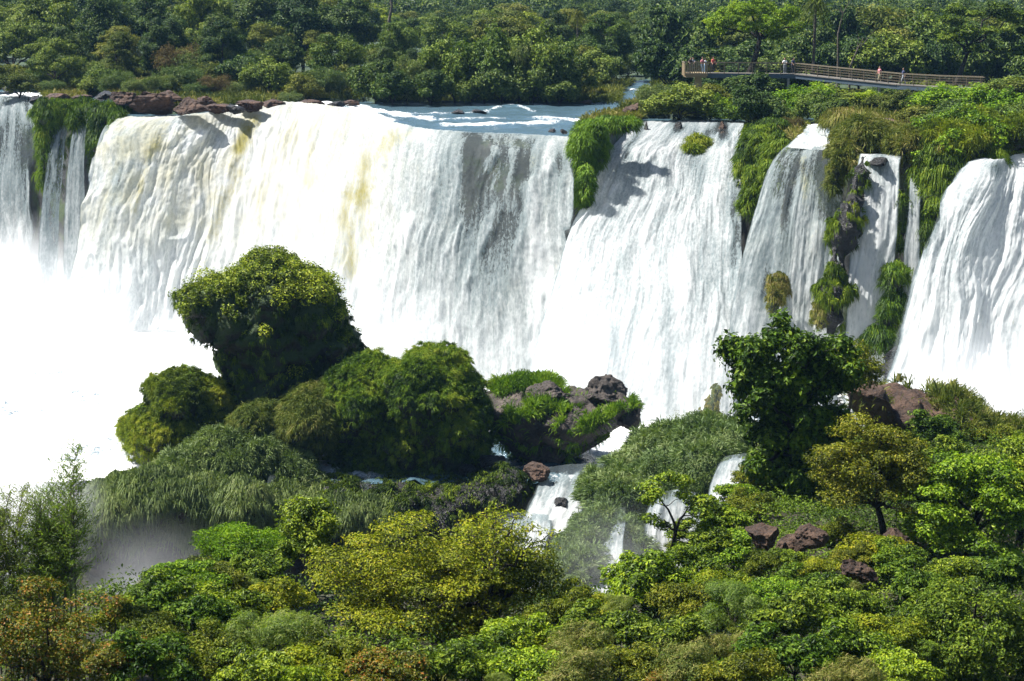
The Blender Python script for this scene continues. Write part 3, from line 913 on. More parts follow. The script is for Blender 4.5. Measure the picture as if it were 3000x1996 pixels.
def blades(acc, pos, nrm, L, W, rng, droop=0.6, tint0=0.42, tsc=0.5, tsp=0.22, lift=0.35, ls=1.0, to=0.0):
    n = len(pos)
    if not n: return
    cd_ = np.stack([vnoise(pos * 0.9 + 50 * k, 60 + k) for k in range(3)], -1)
    d = norm(nrm * 0.75 + np.array([0, 0, lift]) + cd_ * 0.7 + rng.normal(size=(n, 3)) * 0.28)
    l = (L * ls * rng.uniform(0.6, 1.35, n))[:, None]
    side = norm(np.cross(d, rng.normal(size=(n, 3)) * 0.6 + np.array([0, -1.0, 0.2]))) * (W * rng.uniform(0.7, 1.3, n)[:, None])
    dn = np.array([0, 0, -1.0])
    p0 = pos - nrm * 0.05
    p1 = p0 + d * l * 0.5
    p2 = p1 + norm(d * (1 - droop * 0.7) + dn * droop) * l * 0.4
    p3 = p2 + norm(d * 0.25 + dn * (0.2 + 1.2 * droop)) * l * 0.35
    Vv = np.stack([p0 - side * .5, p0 + side * .5, p1 - side * .5, p1 + side * .5, p2 - side * .36, p2 + side * .36, p3], 1).reshape(-1, 3)
    i = np.arange(n)[:, None] * 7
    t = np.clip(tint0 + tsp * vnoise(pos * tsc, 71) + to + 0.12 * vnoise(pos * 2.2, 72) + rng.normal(size=n) * 0.12, 0.02, 0.98)
    acc.add(Vv, T=(i[:, None] + np.array([[4, 5, 6]])[None, :, :] if False else np.concatenate([i + np.array([[4, 5, 6]])])),
            Q=np.concatenate([i + np.array([[0, 1, 3, 2]]), i + np.array([[2, 3, 5, 4]])]), a=np.repeat(t, 7))


def mound(name, label, cat, blobs, vox=0.22, amp=0.5, rock='mound_rock', grass='moss_grass', n=26000, L=0.55, W=0.05, droop=0.6, wfun=None, group=None, tint0=0.42, leafy=0, leafmat='deep', leafw=None, leaf=0.24, leafR=1.0, seed=1, rockscale=1.0, tsp=0.24, facet=0):
    rng = np.random.default_rng(100 + seed)
    V, T = remesh(blobs, vox)
    nn = vnormals(V, T)
    dsp = amp * (1.5 * fbm(V * 0.38 + seed * 9, 3, seed) + 0.9 * (0.5 - np.abs(fbm(V * 0.8 + seed * 5, 3, seed + 4))) + 0.35 * fbm(V * 2.0, 3, seed + 7) + 0.7 * vnoise(V * np.array([0.22, 0.22, 0.9]) + seed, seed + 5))
    V = V + nn * dsp[:, None]
    if facet:
        rr = np.random.default_rng(seed)
        c0 = V.mean(0); q_ = V - c0
        for _ in range(facet):
            nv = norm(rr.normal(size=3)); dd = q_ @ nv; lim = np.quantile(dd, rr.uniform(0.86, 0.97))
            q_ = q_ - nv * np.maximum(0, dd - lim)[:, None] * 0.85
        V = c0 + q_ + nn * (0.1 * fbm(V * 2.5, 4, seed + 9))[:, None]
    base = np.array([V[:, 0].mean(), V[:, 1].mean(), V[:, 2].min()])
    r = thing(name, label, cat, base, group)
    link('rock', mesh('rock', V - base, T, [M[rock]], True), r)
    wf = wfun or (lambda c, q: 0.12 + sstep(-0.35, 0.5, q[:, 2]))
    if n:
        A = Acc()
        pos, fn = scatter(V, T, n // 3, wf, rng)
        blades(A, pos - base, fn, L * 0.8, W, rng, droop, tint0 - 0.05, tsp=tsp)
        per = 34
        pos, fn = scatter(V, T, max(n // per, 2), wf, rng)
        ls = np.repeat(rng.uniform(0.6, 1.5, len(pos)), per); to = np.repeat(rng.normal(size=len(pos)) * 0.10, per)
        pos = np.repeat(pos, per, 0); fn = np.repeat(fn, per, 0)
        tg = rng.normal(size=pos.shape); tg -= fn * np.sum(tg * fn, -1, keepdims=True); tg = norm(tg) * rng.random(len(pos))[:, None] ** 0.5
        pos = pos + fn * np.repeat(rng.random(len(pos) // per) ** 2 * 0.38, per)[:, None]
        blades(A, pos + tg * 0.2 * L / 0.55 - base, norm(fn + tg * 0.9), L, W, rng, droop, tint0, tsp=tsp, ls=ls, to=to)
        link('grass_cover', A.build('grass_cover', [G[grass]], False), r)['kind'] = 'stuff'
    if leafy:
        A = Acc(); per = 150
        pos, fn = scatter(V, T, leafy // per, leafw, rng)
        for q_, f_ in zip(pos, fn):
            R_ = rng.uniform(0.3, 1.0) * (leafR * (1.6 if rng.random() < 0.12 else 1.0))
            clump(A, rng, q_ - base + f_ * R_ * 0.35 + np.array([0, 0, R_ * 0.2]), R_, 0.8, int(per * (R_ / 0.62) ** 2), leaf, 0.55, 0.42 + 0.25 * float(vnoise(q_ * 0.5, 81)) + rng.uniform(-0.1, 0.1), 0.5, odd=0.02)
        link('leafy_cover', A.build('leafy_cover', [G[leafmat]], False), r)['kind'] = 'stuff'
    return r


def boulder(name, label, cat, px_, py_, Y_, rx, ry, rd, mat, seed, group=None, clip=12, rot=0.0, attr=None, sub=6, namp=0.07):
    """rx, ry in photograph pixels, rd in metres"""
    rr = np.random.default_rng(seed)
    bm = bmesh.new(); bmesh.ops.create_icosphere(bm, subdivisions=sub, radius=1.0)
    V = np.array([v.co for v in bm.verts]); T = np.array([[v.index for v in f.verts] for f in bm.faces]); bm.free()
    for _ in range(clip):
        nv = norm(rr.normal(size=3)); lim = rr.uniform(0.42, 0.8)
        V = V - nv * np.maximum(0, V @ nv - lim)[:, None]
    V = V * (1 + 0.16 * fbm(V * 1.3 + seed, 3, seed)[:, None]) + namp * V * fbm(V * 5 + seed, 4, seed + 1)[:, None]
    lay = fbm(np.stack([V[:, 0] * 0.8, V[:, 1] * 0.8, V[:, 2] * 4.5], -1) + seed * 3.1, 3, seed + 2)
    crk = np.exp(-(fbm(V * 2.1 + seed * 1.7, 3, seed + 3) * 9) ** 2)
    V = V * (1 + 0.10 * lay - 0.09 * crk)[:, None]
    k = Y_ / F
    V = V * np.array([rx * k * 1.15, rd, ry * k * 1.15])
    c, s = math.cos(rot), math.sin(rot)
    V = np.stack([V[:, 0] * c - V[:, 2] * s, V[:, 1], V[:, 0] * s + V[:, 2] * c], -1)
    o = link(name, mesh(name, V, T, [M[mat]], True), loc=P(px_, py_, Y_))
    return tag(o, label, cat, group)
# ------------------------------------------------------------------ mounds at the foot of the falls
def up_w(lo=-0.35, hi=0.5, base=0.12):
    return lambda c, q: base + sstep(lo, hi, q[:, 2])


def pm(a):  # blobs in photo pixels
    return a


mound('leafy_rock_dome', 'tall mushroom shaped rock dome crowned with leafy bushes in front of the main curtain', 'rock',
      [(800, 868, 125, 92, 142, 3.8), (915, 905, 72, 100, 142, 3.0), (628, 915, 68, 72, 141, 2.4), (700, 930, 90, 90, 141.5, 3.0), (770, 990, 145, 140, 142.5, 4.0), (935, 1010, 85, 110, 143, 3.2), (995, 1075, 62, 75, 144, 2.4),
       (715, 1060, 85, 130, 142.5, 3.2), (850, 1110, 180, 105, 143.5, 4.0), (730, 1150, 75, 80, 143, 3.0)], 0.22, 0.8, n=34000, L=0.36, W=0.045, droop=0.8, seed=1, tint0=0.30, tsp=0.3, leafR=0.6,
      wfun=lambda c, q: 0.12 + 0.8 * sstep(-0.2, 0.5, q[:, 2]) * sstep(-0.1, 0.3, fbm(c * 0.6, 3, 90)),
      leafy=80000, leafmat='mid', leaf=0.19, leafw=lambda c, q: sstep(-9.6, -8.0, c[:, 2] + 1.6 * fbm(c * 0.4, 3, 91)) * (0.25 + sstep(-0.5, 0.3, q[:, 2])) + 0.3 * sstep(0.3, 0.6, q[:, 2]) + 0.25 * sstep(0.2, 0.4, fbm(c * 0.5, 3, 92)) * sstep(-0.3, 0.2, q[:, 2]))
mound('grassy_rock_mound', 'broad rounded rock mound draped in long grass right of the leafy dome', 'rock mound',
      [(1240, 1160, 130, 105, 136, 3.6), (1090, 1180, 115, 90, 137, 3.3), (1300, 1240, 95, 140, 136.5, 3.4), (1190, 1270, 130, 120, 137.5, 3.4), (1010, 1220, 70, 80, 137, 2.6), (1330, 1330, 70, 80, 137.5, 2.6), (1090, 1350, 120, 95, 137.5, 2.6), (1230, 1385, 150, 60, 137, 2.6)],
      0.22, 0.85, n=170000, L=0.28, W=0.028, seed=2, tint0=0.50, grass='moss_grass', tsp=0.35, droop=0.55, leafy=6000, leafmat='bright', leaf=0.11, leafR=0.35, leafw=lambda c, q: (0.2 + sstep(-0.2, 0.5, q[:, 2])) * sstep(0.0, 0.25, fbm(c * 0.5, 3, 97)))
mound('grassy_rock_mound', 'bulging grassy mound between the dome foot and the broad grassy mound', 'rock mound',
      [(905, 1250, 80, 95, 136, 2.4), (880, 1320, 62, 60, 136, 2.0), (950, 1200, 60, 60, 137, 2.0)], 0.22, 0.5, n=42000, L=0.38, W=0.03, droop=0.55, seed=3, tint0=0.46, grass='dry_grass')
mound('grassy_rock_mound', 'smallest grassy rock knob centred below the leafy dome', 'rock mound',
      [(765, 1245, 74, 48, 136.5, 2.2), (730, 1265, 45, 50, 136.5, 1.8), (790, 1300, 60, 45, 137, 2.0)], 0.2, 0.45, n=32000, L=0.36, W=0.03, droop=0.55, seed=4, tint0=0.46, grass='dry_grass')
mound('grassy_rock_mound', 'grassy rock mound overhanging the white mist left of the leafy dome', 'rock mound',
      [(530, 1180, 72, 55, 139, 2.3), (450, 1280, 80, 72, 138, 2.4), (590, 1230, 62, 85, 139.5, 2.2), (520, 1280, 105, 85, 139, 2.6), (470, 1350, 60, 38, 139, 1.8)],
      0.2, 0.7, n=95000, L=0.28, W=0.028, droop=0.55, seed=5, tint0=0.52, grass='moss_grass', tsp=0.35, leafy=5000, leafmat='bright', leaf=0.11, leafR=0.35, leafw=lambda c, q: (0.2 + sstep(-0.2, 0.5, q[:, 2])) * sstep(0.0, 0.25, fbm(c * 0.5, 3, 98)))
mound('grassy_slope', 'lumpy wet grass slope below the dome between two trickling falls', 'grassy slope',
      [(650, 1330, 100, 45, 134.5, 2.0), (570, 1370, 95, 60, 133.5, 2.0), (755, 1355, 85, 55, 134, 2.0), (850, 1385, 62, 62, 133.5, 1.9), (680, 1400, 150, 60, 133.5, 2.2), (880, 1430, 60, 55, 132.5, 1.8), (500, 1420, 60, 40, 132.5, 1.8)],
      0.22, 0.55, n=46000, L=0.45, W=0.05, droop=0.5, seed=6, tint0=0.5, grass='wet_grass', leafy=12000, leafmat='pale', leaf=0.12, leafR=0.5, leafw=lambda c, q: 0.2 + sstep(-0.2, 0.5, q[:, 2]))
mound('grass_hung_cliff', 'lower grey cliff with a curtain of long wet grass hanging over the misty gorge', 'cliff',
      [(420, 1490, 175, 75, 129, 3.2), (310, 1520, 75, 60, 128.5, 2.6), (350, 1680, 110, 260, 130, 2.6), (540, 1640, 170, 270, 130.3, 2.6), (560, 1480, 120, 70, 129.5, 2.8), (720, 1500, 95, 75, 128.5, 2.4), (760, 1650, 130, 220, 130, 2.4),
       (830, 1475, 95, 45, 130, 2.2), (950, 1490, 90, 40, 130, 2.2), (1040, 1520, 120, 50, 130, 2.2), (950, 1640, 160, 170, 131, 2.2)],
      0.26, 0.6, rock='grey_rock', n=70000, L=0.62, W=0.05, droop=0.75, seed=7, tint0=0.52, grass='wet_grass',
      wfun=lambda c, q: sstep(-23.8, -21.6, c[:, 2] + 0.9 * fbm(c * 0.5, 3, 93)) * (0.35 + sstep(-0.4, 0.4, q[:, 2])) + 0.012)
mound('rocky_island', 'bare dark grey rocky islet with green grass tufts right of the broad grassy mound', 'rock island',
      [(1600, 1235, 185, 72, 139, 3.6), (1470, 1190, 72, 80, 139.5, 2.6), (1780, 1225, 100, 46, 138.5, 2.8), (1500, 1140, 60, 45, 140, 2.2), (1570, 1112, 70, 28, 140.5, 2), (1690, 1165, 110, 36, 140, 2.2), (1480, 1320, 80, 70, 140, 2.6), (1640, 1310, 170, 55, 140.5, 3.0)],
      0.2, 0.6, rock='grey_rock', n=26000, L=0.5, W=0.05, droop=0.35, seed=8, tint0=0.5, grass='bright_grass', facet=14,
      wfun=lambda c, q: sstep(-0.05, 0.45, q[:, 2]) * sstep(-0.02, 0.12, fbm(c * 0.42 + 3, 3, 94) + 0.5 * sstep(-1.2, -4.2, c[:, 0] ) * 1.0 + 0.02) + 0.02)
boulder('boulder', 'big fractured brown grey boulder on top of the rocky islet, right end', 'boulder', 1760, 1158, 139.2, 96, 54, 2.4, 'grey_rock', 21, 'boulders on the rocky islet', clip=24, rot=-0.12, namp=0.12)
boulder('boulder', 'flat tilted pale slab of rock among the grass of the rocky islet', 'boulder', 1596, 1162, 137.6, 62, 42, 1.6, 'grey_rock', 22, 'boulders on the rocky islet', clip=16, rot=0.25)
boulder('boulder', 'dark rock jutting from the lower right corner of the rocky islet', 'boulder', 1846, 1232, 138, 48, 46, 2.0, 'grey_rock', 23, 'boulders on the rocky islet', clip=14)
boulder('boulder', 'wet black rock in the gap left of the rocky islet, white water on it', 'boulder', 1438, 1350, 134, 42, 30, 1.2, 'black_rock', 24, 'wet rocks below the islet')
boulder('boulder', 'wet black rock at the very foot of the broad grassy mound', 'boulder', 1375, 1378, 134, 28, 18, 0.9, 'black_rock', 25, 'wet rocks below the islet')
boulder('boulder', 'dark wet rock on the left edge of the white lower cascade', 'boulder', 1585, 1385, 129, 48, 30, 1.3, 'brown_rock', 26, 'wet rocks below the islet')
boulder('boulder', 'dark rock between the lower cascade and the grassy ridge', 'boulder', 1640, 1480, 125.5, 42, 26, 1.2, 'black_rock', 27, 'wet rocks below the islet', rot=0.5)
mound('grassy_ridge', 'pale misty grass ridge sloping down between the lower cascades', 'grassy ridge',
      [(1975, 1318, 140, 46, 134, 3.0), (2090, 1300, 110, 50, 132, 2.8), (1880, 1390, 95, 46, 130, 2.6), (1800, 1475, 80, 70, 125, 2.8), (1735, 1590, 66, 76, 119.5, 2.8), (1850, 1480, 110, 90, 126.5, 2.8), (1960, 1410, 140, 70, 128, 3), (1710, 1690, 78, 76, 115.5, 2.8), (1775, 1540, 66, 64, 122, 2.4), (1720, 1850, 150, 200, 118, 3.4),
       (2080, 1400, 110, 75, 127, 2.8), (1715, 1560, 40, 44, 126, 1.6), (1800, 1600, 80, 90, 121, 2.6), (1900, 1600, 90, 130, 127.5, 2.4)],
      0.26, 0.6, n=110000, L=0.45, W=0.05, droop=0.45, seed=9, tint0=0.56, grass='wet_grass', tsp=0.3, wfun=lambda c, q: 0.55 + sstep(-0.35, 0.5, q[:, 2]), leafy=12000, leafmat='pale', leaf=0.14, leafw=lambda c, q: sstep(0.0, 0.3, fbm(c * 0.4, 3, 99)))
boulder('boulder', 'small brown rock half sunk in the misty grass ridge', 'boulder', 1832, 1400, 126.6, 24, 14, 0.8, 'brown_rock', 28)

mound('shade_black_ledge', 'dripping rock ledge coloured black for the shade under the broad grassy mound', 'rock ledge',
      [(1000, 1460, 120, 44, 131.5, 2.4), (1180, 1458, 140, 44, 132, 2.4), (1350, 1455, 120, 44, 132, 2.2), (1490, 1440, 60, 55, 131, 2.0), (1150, 1580, 300, 120, 130.5, 2.0)], 0.26, 0.6, rock='black_rock', n=16000, L=0.45, seed=45, tint0=0.26)  # black rock and low grass tint stand in for the mound's shade
# lower cascades


def cascade(label, lip, base, ns, nt, **kw):
    b = []
    for px_, py_, Y_ in base:
        b.append((px_, Y_, P(px_, py_, Y_)[2]))
    tf = kw.pop('tfun', None)
    kw['edge'] = max(kw.get('edge', 0.2), 0.2)
    return waterfall(label, lip, b, ns, nt, name='cascade', cat='cascade', kind=None, tfun=lambda x, y, th, t: (tf(x, y, th, t) if tf else th) - 0.35 * (1 - sstep(0, 0.2, t)) - 0.12 * (1 - sstep(0.2, 0.6, t)), **kw)


cascade('white cascade tumbling down left of the grassy ridge, the widest of the lower ones', [(1585, 1376, 130.5), (1670, 1364, 131), (1790, 1360, 130.5)], [(1480, 1560, 122), (1570, 1570, 121.5), (1690, 1560, 122)], 110, 110, thick=0.86, edge=0.09, rough=0.75, seed=31, power=1.0, pw=0.8,
        tfun=lambda x, y, th, t: th - 0.25 * bl(x, y, 1640, 1400, 40, 25))
cascade('white foam sheet of the lower cascade seen through the layered tree', [(1440, 1505, 123.5), (1540, 1505, 123.5), (1630, 1515, 123)], [(1380, 1720, 116), (1500, 1730, 116), (1600, 1730, 116)], 110, 110, thick=0.9, edge=0.09, rough=0.75, seed=36, power=1.0, pw=0.8)
cascade('slender veil of white water down the middle of the grassy ridge', [(1800, 1490, 121.6), (1836, 1490, 121.6)], [(1715, 1740, 112), (1825, 1740, 112)], 70, 120, thick=0.66, edge=0.2, rough=0.5, seed=32, power=1.1, pw=0.7)
cascade('bright white waterfall behind the slim leaning tree', [(1900, 1480, 123.2), (1960, 1440, 124), (2070, 1450, 124)], [(1840, 1680, 118), (1940, 1690, 118), (2060, 1690, 118)], 100, 110, thick=0.92, edge=0.12, rough=0.7, seed=33, power=1.0, pw=0.7)
cascade('small misty cascade left of the big dark leafy tree', [(2120, 1340, 124), (2200, 1330, 124)], [(2060, 1480, 119), (2190, 1480, 119)], 70, 80, thick=0.8, edge=0.18, rough=0.6, seed=34, power=1.0, pw=0.7)
cascade('hazy white curtain falling into the gorge at the left edge behind the bamboo', [(-420, 1462, 131.8), (-100, 1462, 131.8), (80, 1464, 131.8), (235, 1466, 131.8)], [(-430, 1900, 127), (-100, 1900, 127), (80, 1900, 127), (225, 1900, 127)], 120, 90, thick=0.9, edge=0.1, rough=0.8, seed=44, power=1.2, pw=0.5, tfun=lambda x, y, th, t: th + 0.5)
cascade('tiny trickle over the lumpy wet grass slope below the dome', [(792, 1390, 131.4), (820, 1388, 131.4)], [(774, 1448, 130.2), (790, 1450, 130.2)], 24, 40, thick=0.56, edge=0.2, rough=0.25, seed=35, power=1.0)
None and cascade('tiny white trickle beside the feathery tree top at the grassy cliff', [(782, 1500, 126.6), (824, 1497, 126.6)], [(762, 1564, 125.6), (812, 1564, 125.6)], 50, 70, thick=0.74, edge=0.2, rough=0.25, seed=37, power=1.0)
cascade('faint fan of white trickles in the black shade under the broad mound', [(1330, 1405, 132.5), (1352, 1402, 132.5)], [(1300, 1455, 131), (1400, 1455, 131)], 40, 40, thick=0.42, edge=0.2, rough=0.3, seed=38, power=1.0)
cascade('thin white thread of water in the shade left of the broad mound', [(1076, 1385, 131.8), (1092, 1385, 131.8)], [(1050, 1470, 131), (1080, 1470, 131)], 24, 40, thick=0.5, edge=0.2, rough=0.25, seed=39, power=1.0)
None and cascade('white water slipping between the dark gap rocks left of the islet', [(1408, 1330, 135.5), (1440, 1326, 135.5)], [(1350, 1395, 132.6), (1392, 1400, 132.6)], 40, 40, thick=0.72, edge=0.2, rough=0.4, seed=40, power=1.0)

# ------------------------------------------------------------------ vegetation hanging on the cliff between the falls
VG = 'grass clumps hanging on the cliff'
hang = dict(cat='grass clump', group=VG)
mound('hanging_grass', 'green grass clump hanging over the cliff between three narrow left falls', blobs=[(165, 340, 55, 26, 213, 2), (255, 325, 70, 20, 214.5, 2.4), (330, 345, 38, 32, 211, 2), (140, 440, 28, 130, 211, 1.2), (222, 400, 14, 70, 211, 1), (288, 420, 16, 100, 210, 1), (352, 400, 16, 70, 206, 1.0)],
      vox=0.25, amp=0.4, n=36000, L=0.75, W=0.055, droop=0.75, seed=11, tint0=0.4, **hang)
mound('hanging_grass', 'bright grass clump with brown underside between the main curtain and the wide fall', blobs=[(1800, 370, 72, 10, 181, 1.0), (1730, 398, 42, 32, 179, 1.0), (1712, 470, 24, 70, 176, 1.0), (1750, 430, 30, 60, 177, 1.0), (1715, 550, 10, 60, 173.5, 0.8)],
      vox=0.2, amp=0.4, n=30000, L=0.55, W=0.05, droop=0.65, seed=12, tint0=0.5, grass='bright_grass', **hang)
mound('hanging_grass', 'grassy strip dividing the wide fall from the thin lacy fall', blobs=[(2245, 410, 62, 34, 180, 2.6), (2215, 480, 42, 80, 176, 1.8), (2280, 440, 38, 40, 173, 1.6), (2200, 560, 18, 80, 171, 1.0), (2250, 530, 20, 60, 170, 1.0)],
      vox=0.22, amp=0.45, n=36000, L=0.55, W=0.05, droop=0.65, seed=13, tint0=0.45, **hang)
mound('hanging_grass', 'small olive tuft in the middle of the wide fall near its lip', blobs=[(2050, 425, 30, 16, 188, 0.7), (2030, 455, 16, 26, 186.5, 0.6)], vox=0.15, amp=0.25, n=2600, L=0.6, W=0.05, droop=0.6, seed=14, tint0=0.6, **hang)
mound('hanging_grass', 'long grass bank above the narrow fall, left of the dark rib', blobs=[(2560, 405, 110, 38, 165, 3.0), (2470, 470, 40, 50, 163.5, 1.6), (2660, 420, 90, 36, 163, 3.0), (2445, 520, 16, 50, 162, 1)],
      vox=0.25, amp=0.45, n=40000, L=0.5, W=0.05, droop=0.55, seed=15, tint0=0.5, grass='dry_grass', **hang)
mound('mossy_rib', 'rock rib coloured black for shade, with dangling moss, between the lacy and narrow falls', blobs=[(2526, 560, 11, 110, 157.8, 0.6), (2504, 660, 15, 150, 156.4, 0.6), (2472, 760, 19, 170, 155.0, 0.6), (2440, 870, 20, 150, 153.8, 0.6)], cat='rock rib',
      vox=0.18, amp=0.5, rock='black_rock', n=8000, L=0.5, W=0.05, droop=0.9, seed=16, tint0=0.42, wfun=lambda c, q: sstep(0.0, 0.3, fbm(c * 0.6, 3, 95)) + 0.03)  # the rib's shade is put into its near black rock colour
mound('hanging_grass', 'green bushy rib left of the thin trickling fall near the pool', blobs=[(2618, 850, 15, 70, 153.8, 0.6), (2604, 950, 24, 50, 152.8, 0.8), (2570, 1000, 36, 26, 151.8, 1.0)], vox=0.18, amp=0.4, n=9000, L=0.6, W=0.05, droop=0.7, seed=17, tint0=0.35, **hang)
mound('hanging_grass', 'tall leafy green rib hanging left of the huge right waterfall', blobs=[(2752, 520, 60, 90, 159, 1.4), (2742, 640, 42, 110, 157.4, 1.0), (2724, 780, 30, 120, 155.8, 0.9), (2704, 910, 32, 90, 153.8, 0.9), (2642, 640, 8, 110, 157, 0.5)],
      vox=0.22, amp=0.55, n=16000, L=0.7, W=0.055, droop=0.8, seed=18, tint0=0.35, leafy=16000, leafmat='mid', leaf=0.2, leafR=0.55, leafw=lambda c, q: 0.4 + sstep(-0.2, 0.5, q[:, 2]), **hang)
mound('hanging_grass', 'wide green grassy shoulder beside the lip of the huge right waterfall', blobs=[(2800, 430, 110, 60, 161, 3.0), (2860, 390, 100, 50, 164, 3.0), (2740, 460, 60, 50, 161, 2.0), (2960, 400, 80, 40, 163, 2.5)],
      vox=0.25, amp=0.5, n=44000, L=0.5, W=0.05, droop=0.5, seed=19, tint0=0.5, leafy=12000, leafmat='bright', leaf=0.25, leafw=lambda c, q: sstep(0.0, 0.2, fbm(c * 0.5, 3, 96)), **hang)
mound('hanging_grass', 'small green tuft splitting the lip of the huge right waterfall', blobs=[(2915, 480, 22, 26, 158.6, 0.9), (2908, 505, 14, 24, 157.8, 0.6)], vox=0.15, amp=0.25, n=4000, L=0.6, W=0.05, droop=0.7, seed=20, tint0=0.4, **hang)
mound('mossy_rock', 'olive mossy knob in the foot of the lacy fall, left one', blobs=[(2280, 850, 20, 40, 156.6, 0.8), (2268, 880, 14, 40, 156, 0.7)], cat='mossy rock', vox=0.15, amp=0.3, n=3500, L=0.4, W=0.045, droop=0.9, seed=21, tint0=0.6, grass='dry_grass')
mound('mossy_rock', 'rusty orange mossy knob in the foot of the lacy fall above the dark tree', blobs=[(2418, 905, 24, 36, 154.6, 0.8), (2408, 935, 20, 30, 154.2, 0.8)], cat='mossy rock', vox=0.15, amp=0.25, n=4500, L=0.35, W=0.045, droop=0.95, seed=22, tint0=0.72, grass='dry_grass')
mound('mossy_rock', 'pale green mossy slope at the foot of the wide fall beside the dark tree', blobs=[(2098, 1160, 22, 34, 150.6, 0.8), (2088, 1195, 30, 30, 150.2, 0.9), (2086, 1225, 40, 30, 150.0, 1.0)], cat='mossy rock', vox=0.15, amp=0.25, n=2600, L=0.22, W=0.045, droop=0.9, seed=23, tint0=0.7, grass='dry_grass')
for k, (a, b, Y_, rx, ry, lab) in enumerate([(2640, 1035, 149.5, 56, 34, 'black wet rock ledge under the thin trickling fall, upper one'), (2620, 1085, 147.5, 60, 28, 'black wet rock ledge under the thin trickling fall, lower one'),
                                             (2690, 1010, 149, 30, 24, 'small black wet rock beside the foam of the huge right waterfall')]):
    boulder('wet_ledge', lab, 'rock ledge', a, b, Y_, rx, ry, 1.4, 'black_rock', 40 + k, 'wet ledges below the trickling fall')

# ------------------------------------------------------------------ rocks along the rim and in the river
RG = 'brown boulders along the rim of the falls'
for k, (a, b, Y_, rx, ry, mt, lab) in enumerate([
        (440, 300, 206.5, 85, 36, 'red_rock', 'large dark humped boulder on the left rim, above the right end of the grass clump'),
        (560, 314, 204.3, 52, 26, 'red_rock', 'flat faced reddish boulder right of the large humped one'),
        (645, 315, 207.5, 40, 20, 'red_rock', 'dark reddish boulder in the middle of the rim row'),
        (735, 310, 209.5, 58, 20, 'red_rock', 'low sloping reddish slab near the white crest of the main curtain'),
        (910, 303, 216.5, 62, 15, 'red_rock', 'long low reddish rock left of the open blue river'),
        (985, 307, 217.5, 34, 9, 'black_rock', 'low black rock touching the left end of the open river'),
        (370, 292, 211, 50, 26, 'red_rock', 'dark reddish boulder just left of the large humped one'),
        (500, 288, 212, 46, 22, 'red_rock', 'rust brown boulder peeping over the flat faced one'),
        (600, 296, 210, 40, 18, 'red_rock', 'small rust coloured rock above the middle of the rim row'),
        (690, 318, 206.5, 34, 14, 'black_rock', 'low dark rock at the water between two reddish rim boulders'),
        (800, 304, 214, 46, 15, 'red_rock', 'reddish rock left of the grey green bush on the rim'),
        (1030, 300, 220, 30, 10, 'red_rock', 'rust coloured rock where the far wood meets the open river'),
        (310, 280, 219, 44, 18, 'black_rock', 'dark rock behind the little rim cascade'),
        (175, 284, 226, 50, 16, 'red_rock', 'brown boulder right of the lip of the far left fall'),
        (245, 287, 222, 40, 12, 'red_rock', 'small reddish rock beside the little rim cascade'),
        (20, 262, 246, 22, 12, 'black_rock', 'dark rock behind the lip of the far left fall'),
        (100, 296, 233.5, 14, 22, 'black_rock', 'black rock poking from the right edge of the far left fall')]):
    boulder('boulder', lab, 'boulder', a, b, Y_, rx, ry, 2.0, mt, 60 + k, RG, clip=16, namp=0.09)
RR = 'dark rocks in the river'
for k, (a, b, rx, ry, mt, lab) in enumerate([(1341, 330, 24, 9, 'black_rock', 'left of two black rocks amid the river rapids'), (1402, 328, 26, 10, 'black_rock', 'right of two black rocks amid the river rapids'),
                                            (1619, 384, 13, 6, 'black_rock', 'tiny black rock at the lip, left of its twin'), (1651, 386, 13, 8, 'black_rock', 'tiny black rock at the lip beside the grass clump'),
                                            (1757, 346, 36, 11, 'black_rock', 'flat dark rock in the river left of the slanting brown boulder'), (1846, 336, 46, 24, 'brown_rock', 'slanting warm brown boulder at the bank above the bright grass clump'),
                                            (1795, 268, 24, 8, 'black_rock', 'dark rock in the far side channel of small rapids'), (1720, 300, 24, 8, 'brown_rock', 'brown rock at the tip of the far wooded bank'), (970, 312, 18, 6, 'black_rock', 'small black rock in foam at the left end of the river')]):
    Y_ = Pz(a, b + ry * 0.8, 0)[1]
    boulder('river_rock', lab, 'rock', a, b, Y_, rx, ry, rx * Y_ / F, mt, 80 + k, RR, clip=14, rot=0.5 if rx == 46 else 0.0, namp=0.1)
for k, (a, b, Y_, rx, ry, mt, lab) in enumerate([(2116, 378, 194.3, 20, 26, 'brown_rock', 'reddish brown rock splitting the lip of the wide fall'), (1985, 372, 194.8, 12, 18, 'black_rock', 'black rock in the lip of the wide fall'),
                                                (1893, 385, 193.5, 9, 22, 'black_rock', 'black rock at the left edge of the lip of the wide fall'), (2475, 392, 172, 62, 38, 'red_rock', 'red brown boulder capped with dry grass above the lacy fall'),
                                                (2600, 362, 177, 38, 22, 'brown_rock', 'dark brown boulder behind the long grass bank'), (2575, 474, 159.2, 34, 16, 'black_rock', 'black wet rock breaking the lip of the narrow fall'), (2033, 480, 186, 12, 26, 'red_rock', 'small red rock bared in the middle of the wide fall')]):
    boulder('boulder', lab, 'boulder', a, b, Y_, rx, ry, 1.6 if rx > 25 else 0.7, mt, 100 + k, 'rocks breaking through the right hand falls', clip=14, namp=0.09)
mound('grass_tuft', 'dry straw coloured grass cap on the red brown boulder above the lacy fall', 'grass tuft', [(2475, 362, 52, 20, 172, 1.6)], 0.2, 0.3, n=6000, L=0.8, W=0.05, droop=0.7, seed=24, tint0=0.62, grass='dry_grass')
